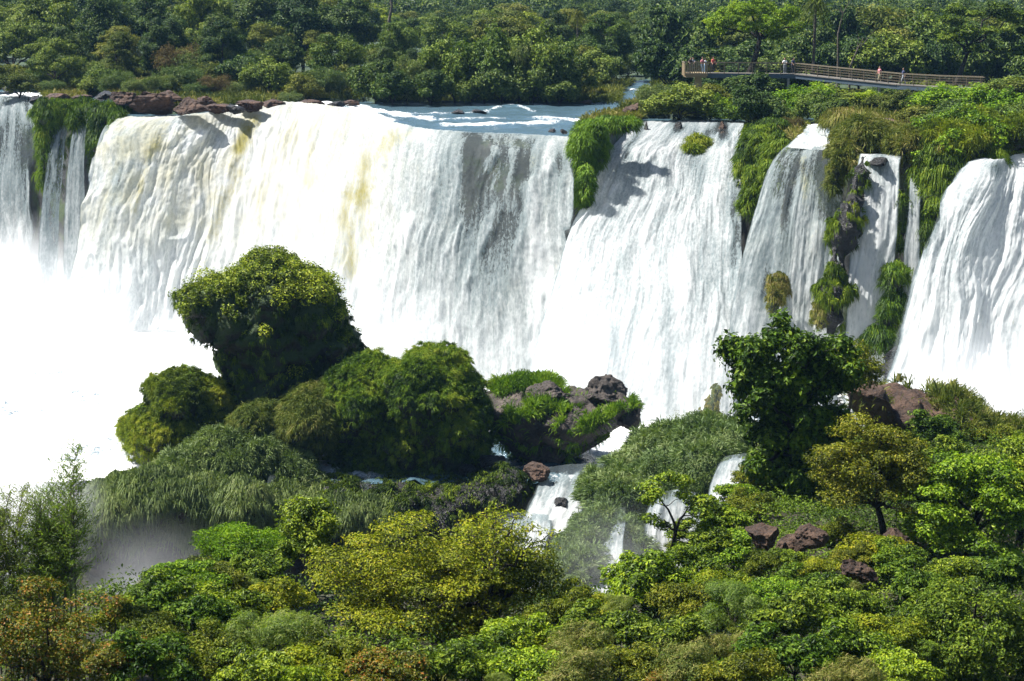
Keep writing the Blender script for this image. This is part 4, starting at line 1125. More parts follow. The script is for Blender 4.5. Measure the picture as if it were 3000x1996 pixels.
# ------------------------------------------------------------------ grass and undergrowth that nobody could count
rng = np.random.default_rng(301)
n = 150000
x = rng.uniform(-75, 62, n * 2); yl = np.interp(x, LIPW[:, 0], LIPW[:, 1]); y = yl + 0.4 + rng.random(len(x)) ** 1.5 * 75
k = ~river_mask(x, y)
x, y = x[k][:n], y[k][:n]
z = land_z(x, y)
pos = np.stack([x, y, z], -1)
A = Acc(); blades(A, pos, np.tile([0, 0, 1.0], (len(pos), 1)), 0.95, 0.075, rng, 0.45, 0.45, tsc=0.12, tsp=0.35)
tag(link('grass', A.build('grass', [G['dry_grass']], False)), 'rough green and straw grass covering the banks above the falls', 'grass', kind='stuff')

n = 330000
x = rng.uniform(-34, 52, n * 2); y = rng.uniform(42, 121, n * 2)
px_ = 1500 + F * x / y
zz = low_z(x, y)
k = (px_ > -1100) & (px_ < 4400) & (zz > -24) & (rng.random(len(x)) < np.where(px_ > 1900, 1.0, 0.5))
x, y, zz = x[k][:n], y[k][:n], zz[k][:n]
lump = fbm(np.stack([x, y], -1) * 0.55, 3, 61)
h = rng.random(len(x)) * (0.25 + 1.1 * np.clip(lump + 0.25, 0, 1)) * np.where((1500 + F * x / y > 3080) | (1500 + F * x / y < -80), 2.4, 1.0)
pos = np.stack([x, y, zz + h + 0.02], -1)
nr = norm(np.array([0, 0, 0.8]) + rng.normal(size=pos.shape) * 0.5)
t = np.clip(0.45 + 0.35 * vnoise(pos * 0.35, 62) + 0.15 * vnoise(pos * 1.1, 63) + rng.normal(size=len(pos)) * 0.13, 0.02, 0.9)
A = Acc(); leaf_quads(A, pos, nr, 0.17, 0.5, rng, t)
tag(link('undergrowth', A.build('undergrowth', [G['deep']], False)), 'low leafy undergrowth covering the near hillside', 'undergrowth', kind='stuff')

# ------------------------------------------------------------------ forest beyond the river
FG = 'forest trees on the far bank'
protos = []
pspec = [  # name, adjective, mat, zc, rad, ncl, Rc, flat, leaf, nleaf, low
    ('broadleaf_tree', 'round dark green', 'fardark', 4.2, (3.6, 3.6, 3.6), 30, 1.10, 0.62, 0.28, 500, -0.6),
    ('broadleaf_tree', 'tall dark green', 'fardark', 5.2, (2.9, 2.9, 4.6), 32, 1.0, 0.65, 0.28, 500, -0.75),
    ('broadleaf_tree', 'mid green lumpy', 'farmid', 4.0, (3.8, 3.8, 3.4), 28, 1.15, 0.52, 0.27, 520, -0.55),
    ('broadleaf_tree', 'spreading mid green', 'farmid', 4.0, (4.6, 4.2, 3.0), 32, 1.15, 0.42, 0.27, 520, -0.4),
    ('flat_topped_tree', 'flat topped olive', 'farolive', 5.2, (4.4, 4.0, 1.9), 30, 1.35, 0.36, 0.36, 300, -0.25),
    ('broadleaf_tree', 'loose olive green', 'farolive', 4.2, (3.4, 3.4, 3.6), 26, 1.05, 0.52, 0.26, 520, -0.6),
    ('broadleaf_tree', 'vine draped dark', 'fardark', 5.0, (3.3, 3.3, 4.8), 44, 1.05, 0.9, 0.3, 420, -0.95),
    ('broadleaf_tree', 'bright mid green', 'mid', 4.0, (3.4, 3.4, 3.2), 27, 1.05, 0.55, 0.28, 520, -0.6)]
for k, (nm, adj, mt, zc, rad, ncl, Rc, fl, lf, nl, low) in enumerate(pspec):
    protos.append((nm, adj, tree_parts(400 + k, zc, rad, ncl, Rc, fl, lf, 0.55, nl, mt, r0=0.22, inner=0.55, low=low, mains=4, tb=0.45, mind=0.16)))
ptop = [8.4, 10.4, 8.0, 7.6, 7.5, 8.4, 10.0, 7.8]
def blob_tips(seed, n, rxy, rz, zc):
    """clump centres of an uneven crown: several lobes of different size and height"""
    q = np.random.default_rng(seed + 5); out = []
    lobes = 5
    for i in range(lobes):
        a_ = i * 2.4 + q.uniform(-0.5, 0.5); d_ = q.uniform(0.25, 0.72)
        c_ = np.array([math.cos(a_) * rxy * d_, math.sin(a_) * rxy * d_, zc + rz * q.uniform(-0.35, 0.45)])
        s_ = q.uniform(0.38, 0.62)
        out += list(ell_points(q, n // lobes, (rxy * s_, rxy * s_, rz * s_ * 1.1), 0.5, -0.6, 0.25) + c_)
    return np.array(out)


bspec = [  # bush protos: radius about 1.6 m, sat on the ground
    ('bush', 'rounded mid green', 'farmid', 0.30), ('bush', 'pale grey green willowy', 'pale', 0.26), ('bush', 'dense dark green', 'fardark', 0.32), ('bush', 'yellow green', 'bright', 0.28), ('bush', 'olive', 'farolive', 0.28), ('bush', 'dry brown twiggy', 'brown', 0.22)]
bushes = []
for k, (nm, adj, mt, lf) in enumerate(bspec):
    up = 0.25 if mt in ('pale', 'brown') else 0.45
    bushes.append((nm, adj, tree_parts(440 + k, 1.25, (1.5, 1.5, 1.25), 22, 0.52, 0.8, lf * 0.58, 0.3 if mt in ('pale', 'brown') else 0.5, 380, mt, r0=0.07, fork=0.25, mains=6, tb=0.45, up=up, tips=blob_tips(440 + k, 34, 1.5, 1.25, 1.15), fill=0.2)))


def zone(px_):
    for lim, s in ((330, 'above the hanging grass'), (760, 'above the reddish boulders'), (1090, 'left of the open river'), (1420, 'behind the river rocks'), (1760, 'behind the calm river'),
                   (2010, 'near the side rapids'), (2330, 'around the leaning tree'), (2660, 'right of the palm'), (2880, 'near the boardwalk end')):
        if px_ < lim: return s
    return 'at the far right edge'


used = {}


def put(src, nm, px_, Y_, zb, sc, rz, label, group, sz=None):
    key = id(src)
    x_ = (px_ - 1500) / F * (np.array([0, Y_, zb - CZ]) @ FW)
    loc = (x_, Y_, zb)
    if key not in used:
        r = tree(nm, label, nm.replace('_', ' ').replace('broadleaf ', '').replace('flat topped ', ''), loc, src, group, rz)
        r.scale = (sc, sc, sz or sc); used[key] = r
    else:
        r = copy_thing(used[key], loc, rz, sc, label, group, sz)
    return r


rr = random.Random(5)
depthword = ['along the far waterside', 'in the second row', 'in the middle of the forest', 'deep in the forest', 'far back', 'near the top edge', 'on the skyline']
rows = [(250, 150, 0.62), (266, 140, 0.82), (288, 140, 0.98), (315, 135, 1.0), (350, 130, 1.0), (400, 120, 0.98), (470, 115, 0.9), (560, 110, 0.82)]
for ri, (Y0, sp, hs) in enumerate(rows):
    px_ = -160 + rr.uniform(0, 80)
    while px_ < 3180:
        Y_ = Y0 + rr.uniform(-9, 9) * (1 + ri * 0.2)
        left = px_ < 1080
        if ri == 0:
            sc = hs * rr.uniform(0.8, 1.15)
        else:
            sc = hs * rr.uniform(0.85, 1.15)
        # canopy height against the picture: taller at the left, opening to the hills elsewhere
        top = (13.4 if left else 10.2) if ri > 1 else (9.0 if left else 6.2)
        if 1120 < px_ < 1290 and ri > 2: top = 8.4
        if px_ > 2640: top = 10.4 if ri > 1 else 7.5
        if 1960 < px_ < 2640 and ri > 1: top = 9.2
        if ri > 4: top = min(top, 14 - 78 / F * Y_ + rr.uniform(-0.3, 0.8) - (-1.0))
        k_ = rr.choices(range(8), [5, 4, 4, 4, 3, 3, 3, 2] if px_ < 1900 else [7, 6, 2, 2, 2, 2, 5, 0])[0]
        hgt = ptop[k_]
        zb = float(land_z((px_ - 1500) / F * Y_, Y_)[0])
        sz = (top * rr.uniform(0.86, 1.06) - zb) / hgt
        sz = max(sz, 0.4)
        sc = (sz * 0.55 + sc * 0.45) * rr.uniform(0.9, 1.1)
        ok = not bool(river_mask(np.array([(px_ - 1500) / F * Y_]), np.array([Y_]))[0])
        if ri == 0 and (px_ > 1690): ok = False
        if ri == 1 and px_ > 2050: ok = False
        if ok:
            nm, adj, pr = protos[k_]
            put(pr, nm, px_, Y_, zb - 0.1, sc, rr.uniform(0, 6.28), f'{adj} tree {depthword[min(ri, 6)]}, {zone(px_)}', FG, sz)
        px_ += sp * rr.uniform(0.8, 1.25) * (250 / Y_ * 0.35 + 0.65)

# the wood behind them that reads as one mass
A = Acc(); rq = np.random.default_rng(88)
for _ in range(1500):
    Y_ = rq.uniform(430, 860); px_ = rq.uniform(-250, 3250)
    x_ = (px_ - 1500) / F * Y_ * 1.0
    top_ = 14 - (60 + rq.uniform(-70, 20)) / F * Y_
    if px_ < 1100: top_ = 14 - (60 - 70) / F * Y_
    if 1130 < px_ < 1280 or 1960 < px_ < 2100 or 2420 < px_ < 3000: top_ = 14 - (60 + rq.uniform(-30, 22)) / F * Y_
    zb_ = float(land_z(x_, Y_)[0])
    for q_ in range(3):
        R_ = rq.uniform(1.4, 2.6)
        clump(A, rq, np.array([x_ + rq.normal() * 1.8, Y_ + rq.normal() * 1.5, max(top_ - R_ * 0.8 - q_ * 1.6, zb_ + 0.5)]), R_, 0.75, 90, 0.8, 0.6, rq.uniform(0.25, 0.6), 0.45)
tag(link('forest', A.build('forest', [G['fardark']], False)), 'distant wood beyond the far bank, one dark blue green mass', 'forest', kind='stuff')

# bushes along the far bank and on the near rim; (px, py at the foot, width px, height factor, kind)
BG = 'bushes above the falls'
bl_ = []
for px_ in range(-40, 1060, 82):
    bl_.append((px_ + rr.uniform(-20, 20), rr.uniform(258, 276) + (16 if px_ > 300 else 0), rr.uniform(120, 180), 1.0, rr.choice([0, 1, 1, 4, 2])))
for px_ in range(60, 980, 110):
    bl_.append((px_ + rr.uniform(-20, 20), rr.uniform(274, 290) + (8 if px_ > 330 else -6), rr.uniform(90, 140), 0.85, rr.choice([4, 5, 1, 1, 0])))
bl_ += [(520, 262, 170, 1.15, 5), (590, 262, 190, 1.2, 1), (690, 262, 200, 1.25, 1), (620, 290, 120, 0.9, 5), (890, 296, 130, 1.1, 4), (300, 276, 130, 1.1, 0), (860, 300, 90, 0.9, 1)]
for px_, w_, kk, hh in ((1100, 170, 2, 1.2), (1190, 190, 1, 1.35), (1265, 170, 1, 1.3), (1330, 200, 0, 1.4), (1420, 220, 0, 1.5), (1520, 240, 1, 1.45), (1600, 220, 0, 1.45), (1660, 170, 2, 1.3), (1470, 180, 2, 1.1), (1560, 180, 2, 1.0), (1380, 160, 2, 1.0), (1150, 160, 2, 1.0), (1260, 160, 2, 1.0), (1640, 150, 2, 0.9)):
    bl_.append((px_, 296 if hh > 1.15 else 300, w_, hh, kk))
bl_ += [(1710, 284, 140, 1.0, 4), (1760, 258, 150, 1.1, 0), (1700, 250, 160, 1.1, 4), (1790, 240, 120, 0.9, 4), (1930, 226, 110, 0.9, 0), (1985, 240, 120, 0.9, 3), (1840, 222, 130, 1.0, 1), (1770, 292, 60, 0.6, 4)]
# near rim, right of the river
bl_ += [(1990, 345, 210, 1.3, 0), (1930, 335, 150, 1.2, 1), (2060, 330, 190, 1.3, 4), (2080, 345, 140, 0.9, 3), (2150, 350, 120, 0.7, 3), (2000, 300, 180, 1.2, 0), (2110, 300, 190, 1.25, 2), (2190, 310, 220, 1.35, 2), (2280, 300, 230, 1.3, 2),
        (2215, 385, 190, 1.1, 2), (2260, 372, 150, 0.95, 4), (2330, 392, 90, 0.9, 5), (2350, 345, 190, 1.3, 3), (2420, 330, 190, 1.25, 0), (2390, 355, 150, 1.0, 0), (2480, 318, 160, 1.1, 2), (2540, 330, 150, 0.9, 3), (2590, 335, 120, 0.8, 4),
        (2440, 365, 150, 0.9, 2), (2700, 325, 200, 1.3, 4), (2660, 345, 150, 0.9, 4), (2760, 350, 220, 1.2, 3), (2850, 330, 210, 1.3, 5), (2930, 320, 220, 1.4, 0), (2830, 375, 200, 1.1, 0), (2770, 395, 180, 0.9, 2), (2920, 380, 210, 1.2, 3), (2990, 350, 220, 1.4, 4),
        (2990, 400, 180, 1.0, 0), (2700, 385, 160, 0.8, 4), (2880, 420, 160, 0.9, 2), (2960, 430, 150, 0.8, 3), (2790, 310, 190, 1.2, 4), (2650, 300, 170, 1.1, 0), (2960, 285, 230, 1.4, 0), (3040, 300, 230, 1.5, 2), (2560, 290, 160, 0.9, 2), (2330, 290, 180, 1.0, 2)]
# dense growth behind the boardwalk
for px_ in range(1960, 3080, 62):
    bl_.append((px_ + rr.uniform(-20, 20), rr.uniform(258, 272), rr.uniform(170, 250), rr.uniform(1.0, 1.3) * (0.7 if 2080 < px_ < 2300 else 1), rr.choice([0, 2, 2, 2, 4, 2])))
for px_ in range(1980, 3080, 90):
    bl_.append((px_ + rr.uniform(-20, 20), rr.uniform(234, 246), rr.uniform(200, 260), rr.uniform(1.2, 1.5) * (0.5 if 2060 < px_ < 2300 else 1), rr.choice([0, 2, 2, 4])))
for px_, py_, w_, hf, kk in bl_:
    q_ = Pz(px_, py_, 0.3); Y_ = q_[1]
    zb = float(land_z(q_[0], Y_)[0])
    sc = w_ * Y_ / F / 3.6
    if px_ > 1840 and py_ > 282:
        lim = np.interp(px_, [1850, 1950, 2000, 2060, 2180, 2330, 2400, 2600, 2650, 2690, 2760, 2850, 2900, 3000], [222, 205, 232, 230, 192, 212, 240, 266, 240, 216, 240, 266, 230, 205])
        hf = min(hf, max(py_ - lim, 22) / (0.76 * w_)); 
        if hf < 0.6: sc *= max(hf / 0.6, 0.6); hf = 0.6
    nm, adj, pr = bushes[kk]
    near = 'on the near rim' if px_ > 1880 and py_ > 315 else ('before the boardwalk' if px_ > 1960 and py_ > 282 else ('behind the boardwalk' if px_ > 1950 else 'on the far bank'))
    size = 'big' if w_ > 185 else ('small' if w_ < 115 else 'medium')
    put(pr, nm, px_, Y_, max(zb, 0.0) - 0.15, sc, rr.uniform(0, 6.28), f'{size} {adj} bush {near}, {zone(px_)}', BG, sc * hf)

# ------------------------------------------------------------------ special trees: the leaning tree, the palm, the dark tree, bare trunks
b0 = P(2112, 196, 226); b0[2] = 0.3
tp = [P(a, b, 226 + c) - b0 for a, b, c in ((2150, 60, 0), (2100, 75, 1), (2190, 30, -2), (2240, 25, 1), (2290, 50, 0), (2330, 80, 2), (2250, 70, -2), (2190, 80, -2), (2120, 50, 2), (2270, 100, 0), (2220, 10, 2), (2160, 30, 2), (2310, 40, -1), (2230, 90, 1))]
pa = tree_parts(470, 5, (1, 1, 1), 0, 1.15, 0.7, 0.25, 0.45, 1500, 'bright', r0=0.34, tips=tp, fork=7.2, lean=(4.3 * 5 / 7.2, 0), mains=6, tb=0.40)
tree('leaning_tree', 'leaning tree with a thick slanting trunk and bushy crown behind the boardwalk', 'tree', b0, pa)
b0 = P(2778, 190, 232); b0[2] = 0.3
tp = [P(a, b, 232 + c) - b0 for a, b, c in ((2790, 60, 0), (2850, 40, 1), (2920, 30, -1), (2980, 50, 0), (2830, 100, -1), (2900, 90, -2), (2960, 110, -1), (2780, 110, 0), (2860, 140, -2), (2930, 150, 0), (3010, 90, 1), (2990, 150, 0), (2800, 30, 2))]
pa = tree_parts(471, 5, (1, 1, 1), 0, 1.25, 0.5, 0.30, 0.5, 1200, 'deep', r0=0.3, tips=tp, fork=5.5, lean=(2.0, 0), mains=6, tb=0.40)
tree('spreading_tree', 'large dark spreading tree above the right end of the boardwalk', 'tree', b0, pa)
# palm
A = Acc(); B = Acc()
H = 11.3
b0 = P(2378, 190, 227); b0[2] = 0.3
t = np.linspace(0, 1, 14)[:, None]
B.tube(np.concatenate([0.25 * np.sin(t * 2), 0 * t, t * H], 1), np.linspace(0.21, 0.15, 14), 8)
rp = np.random.default_rng(9)
for i in range(20):
    az = i * 2.4 + rp.uniform(-0.2, 0.2); el = rp.uniform(-0.2, 1.0)
    d = np.array([math.cos(az) * math.cos(el), math.sin(az) * math.cos(el), math.sin(el)])
    tt = np.linspace(0, 1, 16)[:, None]
    L = rp.uniform(2.2, 2.8)
    rachis = np.array([0.25 * math.sin(2), 0, H]) + d * tt * L * 0.75 + np.array([0, 0, -1.0]) * (tt ** 2) * L * 0.85
    A.tube(rachis, np.linspace(0.035, 0.01, 16), 4, a=0.4)
    side = norm(np.cross(d, [0, 0, 1.0]))
    for s in (-1, 1):
        c = rachis[2:]
        tip = side * s * 0.25 + np.array([0, 0, -0.55]) + d * 0.15
        nn_ = norm(np.cross(np.tile(side * s, (len(c), 1)), tip[None]) + rp.normal(size=c.shape) * 0.2)
        leaf_quads(A, c + tip * 0.5, nn_, 0.75, 0.13, rp, np.clip(rp.normal(0.35, 0.12, len(c)), 0, 1), np.tile(tip, (len(c), 1)) + rp.normal(size=c.shape) * 0.06)
r = thing('palm_tree', 'tall slim palm with drooping fronds rising behind the boardwalk', 'palm tree', b0)
link('fronds', A.build('fronds', [G['olive']], False), r); link('trunk', B.build('trunk', [M['palebark']]), r)
# second little palm in the forest
r2 = copy_thing(r, (P(1690, 100, 300)[0], 300, 0.2), 1.0, 0.80, 'small palm with arching fronds among the trees of the far forest')
# pale bare trunks
for k, (pts, Y_, lab) in enumerate([([(2490, 196), (2510, 150), (2530, 110)], 228, 'bare pale leaning stem behind the boardwalk right of the palm'), ([(2455, 190), (2455, 100), (2470, 40), (2462, 20)], 229, 'thin bare dead tree right of the palm'),
                                   ([(1140, 60), (1148, 20), (1142, -30)], 300, 'thick pale vine wrapped bare trunk at the top edge, left of the blue gap')]):
    A = Acc(); p3 = np.array([P(a, b, Y_) for a, b in pts]); q0 = p3[0].copy(); q0[2] = 0.2
    A.tube(np.concatenate([[q0], p3]) - q0, np.linspace(0.15, 0.05, len(p3) + 1) * (2.2 if k == 2 else 1), 6)
    e = p3[-1] - q0
    A.tube(np.stack([p3[-2] - q0, e * 0.97 + np.array([0.7, 0.2, 0.3]), e + np.array([1.3, 0.1, 0.9])]), [0.05, 0.035, 0.015], 5)
    A.tube(np.stack([p3[-2] - q0, e * 0.97 + np.array([-0.5, 0.1, 0.2]), e + np.array([-0.9, -0.1, 1.0])]), [0.05, 0.03, 0.012], 5)
    tag(link('bare_trunk', A.build('bare_trunk', [M['palebark']], attr=False), loc=q0), lab, 'dead tree')
# ------------------------------------------------------------------ the boardwalk
M['tan_wood'] = plain('tan_painted_rail', (0.11, 0.09, 0.055), 0.8)
M['tan_slat'] = plain('tan_slats', (0.28, 0.21, 0.12), 0.75)
M['steel'] = plain('blue_grey_steel', (0.05, 0.075, 0.10), 0.6, 0.1)
M['plank'] = plain('weathered_planks', (0.10, 0.09, 0.075), 0.9)
M['concrete'] = plain('grey_concrete', (0.28, 0.27, 0.25), 0.9)
path = [P(2070, 214, 222), P(2330, 216, 221), P(2480, 232, 216), P(2640, 248, 211), P(2760, 255, 208), P(2885, 259, 205)]
wk = thing('boardwalk', 'long grey steel boardwalk with tan handrails and a slatted viewing platform', 'boardwalk', (path[0][0], path[0][1], path[0][2]))
o0 = path[0]
pl = np.array(path) - o0
seg = np.linalg.norm(np.diff(pl, axis=0), axis=1); cum = np.concatenate([[0], np.cumsum(seg)])


def at(s): return np.array([np.interp(s, cum, pl[:, k]) for k in range(3)])


WD = np.array([0.12, 1.0, 0]) * 1.7        # across the deck
A = Acc(); Bm = [Acc(), Acc()]; R = [Acc(), Acc()]; Wr = [Acc(), Acc()]
for a, b in zip(pl[:-1], pl[1:]):
    A.bar(a + WD / 2 + [0, 0, -0.05], b + WD / 2 + [0, 0, -0.05], 1.62, 0.07)
    for i, off in enumerate((0 * WD, WD)):
        Bm[i].bar(a + off + [0, -0.02, -0.31], b + off + [0, -0.02, -0.31], 0.1, 0.44)
        R[i].bar(a + off + [0, 0, 1.10], b + off + [0, 0, 1.10], 0.11, 0.07)
        for h in (0.3, 0.58, 0.84): Wr[i].bar(a + off + [0, 0, h], b + off + [0, 0, h], 0.025, 0.03)
link('deck', A.build('deck', [M['plank']], False, False), wk)
for i in (0, 1):
    link('side_beam', Bm[i].build('side_beam', [M['steel']], False, False), wk)
    link('handrail', R[i].build('handrail', [M['tan_wood']], False, False), wk)
    link('wire_rail', Wr[i].build('wire_rail', [M['tan_wood']], False, False), wk)
    pd = None
    for s in np.arange(0.4, cum[-1], 1.55):
        if pd is None:
            A = Acc(); A.bar((0, 0, -0.5), (0, 0, 1.08), 0.07, 0.07); pd = A.build('post', [M['tan_wood']], False, False)
        link('post', pd, wk, at(s) + (WD if i else 0 * WD) + np.array([0, 0.07 if i == 0 else -0.07, 0]))
for s in np.arange(3.0, cum[-1], 6.0):
    A = Acc(); a = at(s)
    for off in (0.15, 0.85): A.bar(a + WD * off + [0, 0, -0.53], a + WD * off + [0, 0, -5.2], 0.24, 0.24)
    A.bar(a - WD * 0.02 + [0, 0, -0.62], a + WD * 1.02 + [0, 0, -0.62], 0.2, 0.16)
    link('support_pier', A.build('support_pier', [M['concrete']], False, False), wk)
# the slatted viewing platform at the left end
c = P(2038, 214, 221.5) - o0
A = Acc(); A.box(c + [0, 0.9, -0.06], (1.25, 1.6, 0.06)); A.box(c + [0, 0.9, -0.30], (1.15, 1.5, 0.17)); A.box(c + [0.35, 0.7, -2.0], (0.35, 0.5, 1.5))
link('platform_deck', A.build('platform_deck', [M['tan_slat']], False, False), wk)
A = Acc()
for k in range(13): A.box(c + [-1.2 + k * 0.2, -0.72, 0.40], (0.055, 0.03, 0.72))
for k in range(15): A.box(c + [-1.27, -0.6 + k * 0.22, 0.40], (0.03, 0.055, 0.72))
link('slat_screen', A.build('slat_screen', [M['tan_slat']], False, False), wk)
A = Acc()
A.bar(c + [-1.3, -0.72, 1.15], c + [1.3, -0.72, 1.15], 0.13, 0.08); A.bar(c + [-1.27, -0.7, 1.15], c + [-1.27, 2.5, 1.15], 0.13, 0.08); A.bar(c + [-1.3, 2.5, 1.15], c + [1.3, 2.5, 1.15], 0.13, 0.08)
link('platform_rail', A.build('platform_rail', [M['tan_wood']], False, False), wk)

# ------------------------------------------------------------------ people on the boardwalk
M['skin'] = plain('skin', (0.42, 0.24, 0.16), 0.6, var=0.1)
CL = {'white': (0.75, 0.75, 0.73), 'pink': (0.55, 0.20, 0.22), 'navy': (0.03, 0.04, 0.09), 'grey': (0.25, 0.27, 0.30), 'blue': (0.16, 0.28, 0.45), 'black': (0.02, 0.02, 0.022), 'red': (0.45, 0.07, 0.06), 'khaki': (0.30, 0.25, 0.16), 'hairdark': (0.02, 0.014, 0.01), 'hairbrown': (0.09, 0.05, 0.025)}
for k_, v_ in CL.items(): M['cloth_' + k_] = plain('cloth_' + k_, v_, 0.85, var=0.15)


def person(label, px_, s, side, face, shirt, trousers, hair, stride=0.0, arm=0.0, bend=0.0, hgt=1.7, longhair=False, dy=0.5):
    base = at(s) + o0 + WD * dy if s is not None else P(px_, 214, 221.5) + np.array([0, dy, 0])
    k = hgt / 1.72
    J = {}; E = []; Rr = {}

    def j(n, x, y, z, r, par=None):
        J[n] = len(J); pts.append((x * k, y * k, z * k)); rad.append(r * k)
        if par: E.append((J[par], J[n]))
    pts = []; rad = []
    bx = bend
    j('pelvis', 0, 0, 0.95, 0.135); j('waist', 0, -0.02 * bx, 1.08, 0.125, 'pelvis'); j('chest', 0, -0.12 * bx, 1.30, 0.145, 'waist'); j('neck0', 0, -0.18 * bx, 1.45, 0.075, 'chest'); j('neck', 0, -0.21 * bx, 1.51, 0.055, 'neck0')
    j('head', 0, -0.24 * bx - 0.01, 1.60, 0.088, 'neck'); j('crown', 0, -0.25 * bx, 1.685, 0.075, 'head')
    for sd, sg in (('l', 1), ('r', -1)):
        st = stride * sg
        j('hip' + sd, 0.09 * sg, 0, 0.88, 0.098, 'pelvis'); j('knee' + sd, 0.10 * sg, -0.20 * st - 0.02, 0.49, 0.064, 'hip' + sd); j('ank' + sd, 0.10 * sg, -0.36 * st + 0.03, 0.09, 0.042, 'knee' + sd); j('toe' + sd, 0.11 * sg, -0.36 * st - 0.14, 0.035, 0.036, 'ank' + sd)
        sy = -0.12 * bx
        j('sho' + sd, 0.185 * sg, sy, 1.40, 0.062, 'chest')
        ez, ey = 1.13 + 0.04 * arm, sy + 0.02 - 0.20 * arm + 0.12 * st
        j('elb' + sd, 0.235 * sg, ey, ez, 0.046, 'sho' + sd)
        wz, wy = ez - 0.25 + 0.24 * arm, ey - 0.06 - 0.18 * arm + 0.05 * st
        j('wri' + sd, 0.225 * sg, wy, wz, 0.031, 'elb' + sd)
        dz, dy_ = -0.085 + 0.06 * arm, -0.02 - 0.06 * arm
        j('palm' + sd, 0.222 * sg, wy + dy_, wz + dz, 0.030, 'wri' + sd)
        for f in range(4):
            fx = 0.222 * sg; fo = (f - 1.5) * 0.019; ln = (0.065, 0.078, 0.074, 0.056)[f]
            j(f'f{f}' + sd, fx, wy + dy_ * 1.5 + fo, wz + dz - 0.045, 0.0095, 'palm' + sd); j(f'g{f}' + sd, fx - 0.02 * sg, wy + dy_ * 1.7 + fo, wz + dz - 0.045 - ln, 0.008, f'f{f}' + sd)
        j('th' + sd, 0.222 * sg - 0.01 * sg, wy + dy_ - 0.035, wz + dz + 0.005, 0.0105, 'palm' + sd); j('tt' + sd, 0.21 * sg, wy + dy_ - 0.055, wz + dz - 0.04, 0.009, 'th' + sd)
    me = bpy.data.meshes.new('tmp'); me.from_pydata(pts, E, []); me.update()
    o = bpy.data.objects.new('tmp', me); COL.objects.link(o)
    sk = o.modifiers.new('s', 'SKIN'); sk.use_smooth_shade = True
    for i_, r_ in enumerate(rad): me.skin_vertices[0].data[i_].radius = (r_, r_)
    me.skin_vertices[0].data[0].use_root = True
    o.modifiers.new('u', 'SUBSURF').levels = 1
    o.modifiers['u'].render_levels = 1
    dg = bpy.context.evaluated_depsgraph_get(); dg.update()
    m2 = bpy.data.meshes.new_from_object(o.evaluated_get(dg)); m2.name = 'person'
    bpy.data.objects.remove(o); bpy.data.meshes.remove(me)
    for m_ in (M['skin'], M['cloth_' + shirt], M['cloth_' + trousers], M['cloth_black']): m2.materials.append(m_)
    el = pts[J['elbl']]
    for p_ in m2.polygons:
        c_ = p_.center / k
        arm_ = abs(c_.x) > 0.205
        if c_.z < 0.075: i_ = 3
        elif c_.z < 0.98 and not arm_: i_ = 2
        elif c_.z < 1.475 and not (arm_ and c_.z < el[2] / k + 0.06): i_ = 1
        else: i_ = 0
        p_.material_index = i_; p_.use_smooth = True
    b = link('person', m2, None, base); b.rotation_euler = (0, 0, face)
    tag(b, label, 'person', 'visitors on the boardwalk')
    # hair and face
    hx = np.array(pts[J['head']]); A = Acc()
    bm = bmesh.new(); bmesh.ops.create_uvsphere(bm, u_segments=14, v_segments=10, radius=1)
    V = np.array([v.co for v in bm.verts]); fs = [[v.index for v in f.verts] for f in bm.faces]; bm.free()
    hv = V * np.array([0.098, 0.108, 0.115]) * k + hx + np.array([0, 0.022, 0.045]) * k
    fr = (V[:, 1] < -0.25) & (V[:, 2] < 0.35)
    hv[fr] = hx + (V[fr] * np.array([0.06, 0.05, 0.06]) + [0, 0.02, 0.06]) * k
    if longhair:
        lo = (V[:, 2] < -0.2) & (V[:, 1] > -0.2); hv[lo, 2] -= 0.2 * k * (-V[lo, 2])
    A.add(hv, T=[f for f in fs if len(f) == 3], Q=[f for f in fs if len(f) == 4])
    link('hair', A.build('hair', [M['cloth_' + hair]], True, False), b)
    A = Acc()
    A.box(hx + np.array([0, -0.098, -0.005]) * k, np.array([0.012, 0.016, 0.02]) * k)
    link('nose', A.build('nose', [M['skin']], True, False), b)
    A = Acc()
    for sg in (-1, 1): A.box(hx + np.array([0.033 * sg, -0.083, 0.02]) * k, np.array([0.013, 0.006, 0.006]) * k)
    link('eyes', A.build('eyes', [M['cloth_black']], True, False), b)
    A = Acc(); A.box(hx + np.array([0, -0.082, -0.045]) * k, np.array([0.022, 0.005, 0.005]) * k)
    link('mouth', A.build('mouth', [M['cloth_red']], True, False), b)
    return b


person('visitor in dark clothes leaning on the platform rail, leftmost of all', 2022, None, 0, 0.2, 'black', 'navy', 'hairdark', arm=0.9, bend=0.6, dy=0.1)
person('visitor in a grey top with a bowed head, second from the left on the platform', 2033, None, 0, -0.5, 'grey', 'navy', 'hairdark', arm=0.8, bend=0.8, dy=0.5)
person('visitor in a pink shirt and blue trousers at the platform corner', 2058, None, 0, 0.5, 'pink', 'blue', 'hairbrown', arm=0.3, dy=0.2)
person('visitor in a white blouse right beside the pink shirted one', 2067, None, 0, 1.0, 'white', 'blue', 'hairdark', arm=0.5, longhair=True, hgt=1.6, dy=0.5)
person('visitor in red and black standing alone right of the platform', None, 0.7, 0, 0.3, 'red', 'black', 'hairdark', arm=0.5, hgt=1.75)
person('visitor in a bright white shirt bending over the rail near the middle', None, 8.6, 0, -0.3, 'white', 'grey', 'hairbrown', arm=0.9, bend=0.9, dy=0.35)
person('visitor in dark clothes just right of the white shirted one', None, 9.4, 0, 0.6, 'navy', 'black', 'hairdark', arm=0.6, bend=0.7, dy=0.4)
person('visitor in a pale pink top walking down the sloping part', None, 21.0, 0, -1.1, 'pink', 'khaki', 'hairbrown', stride=0.8, longhair=True, hgt=1.65)
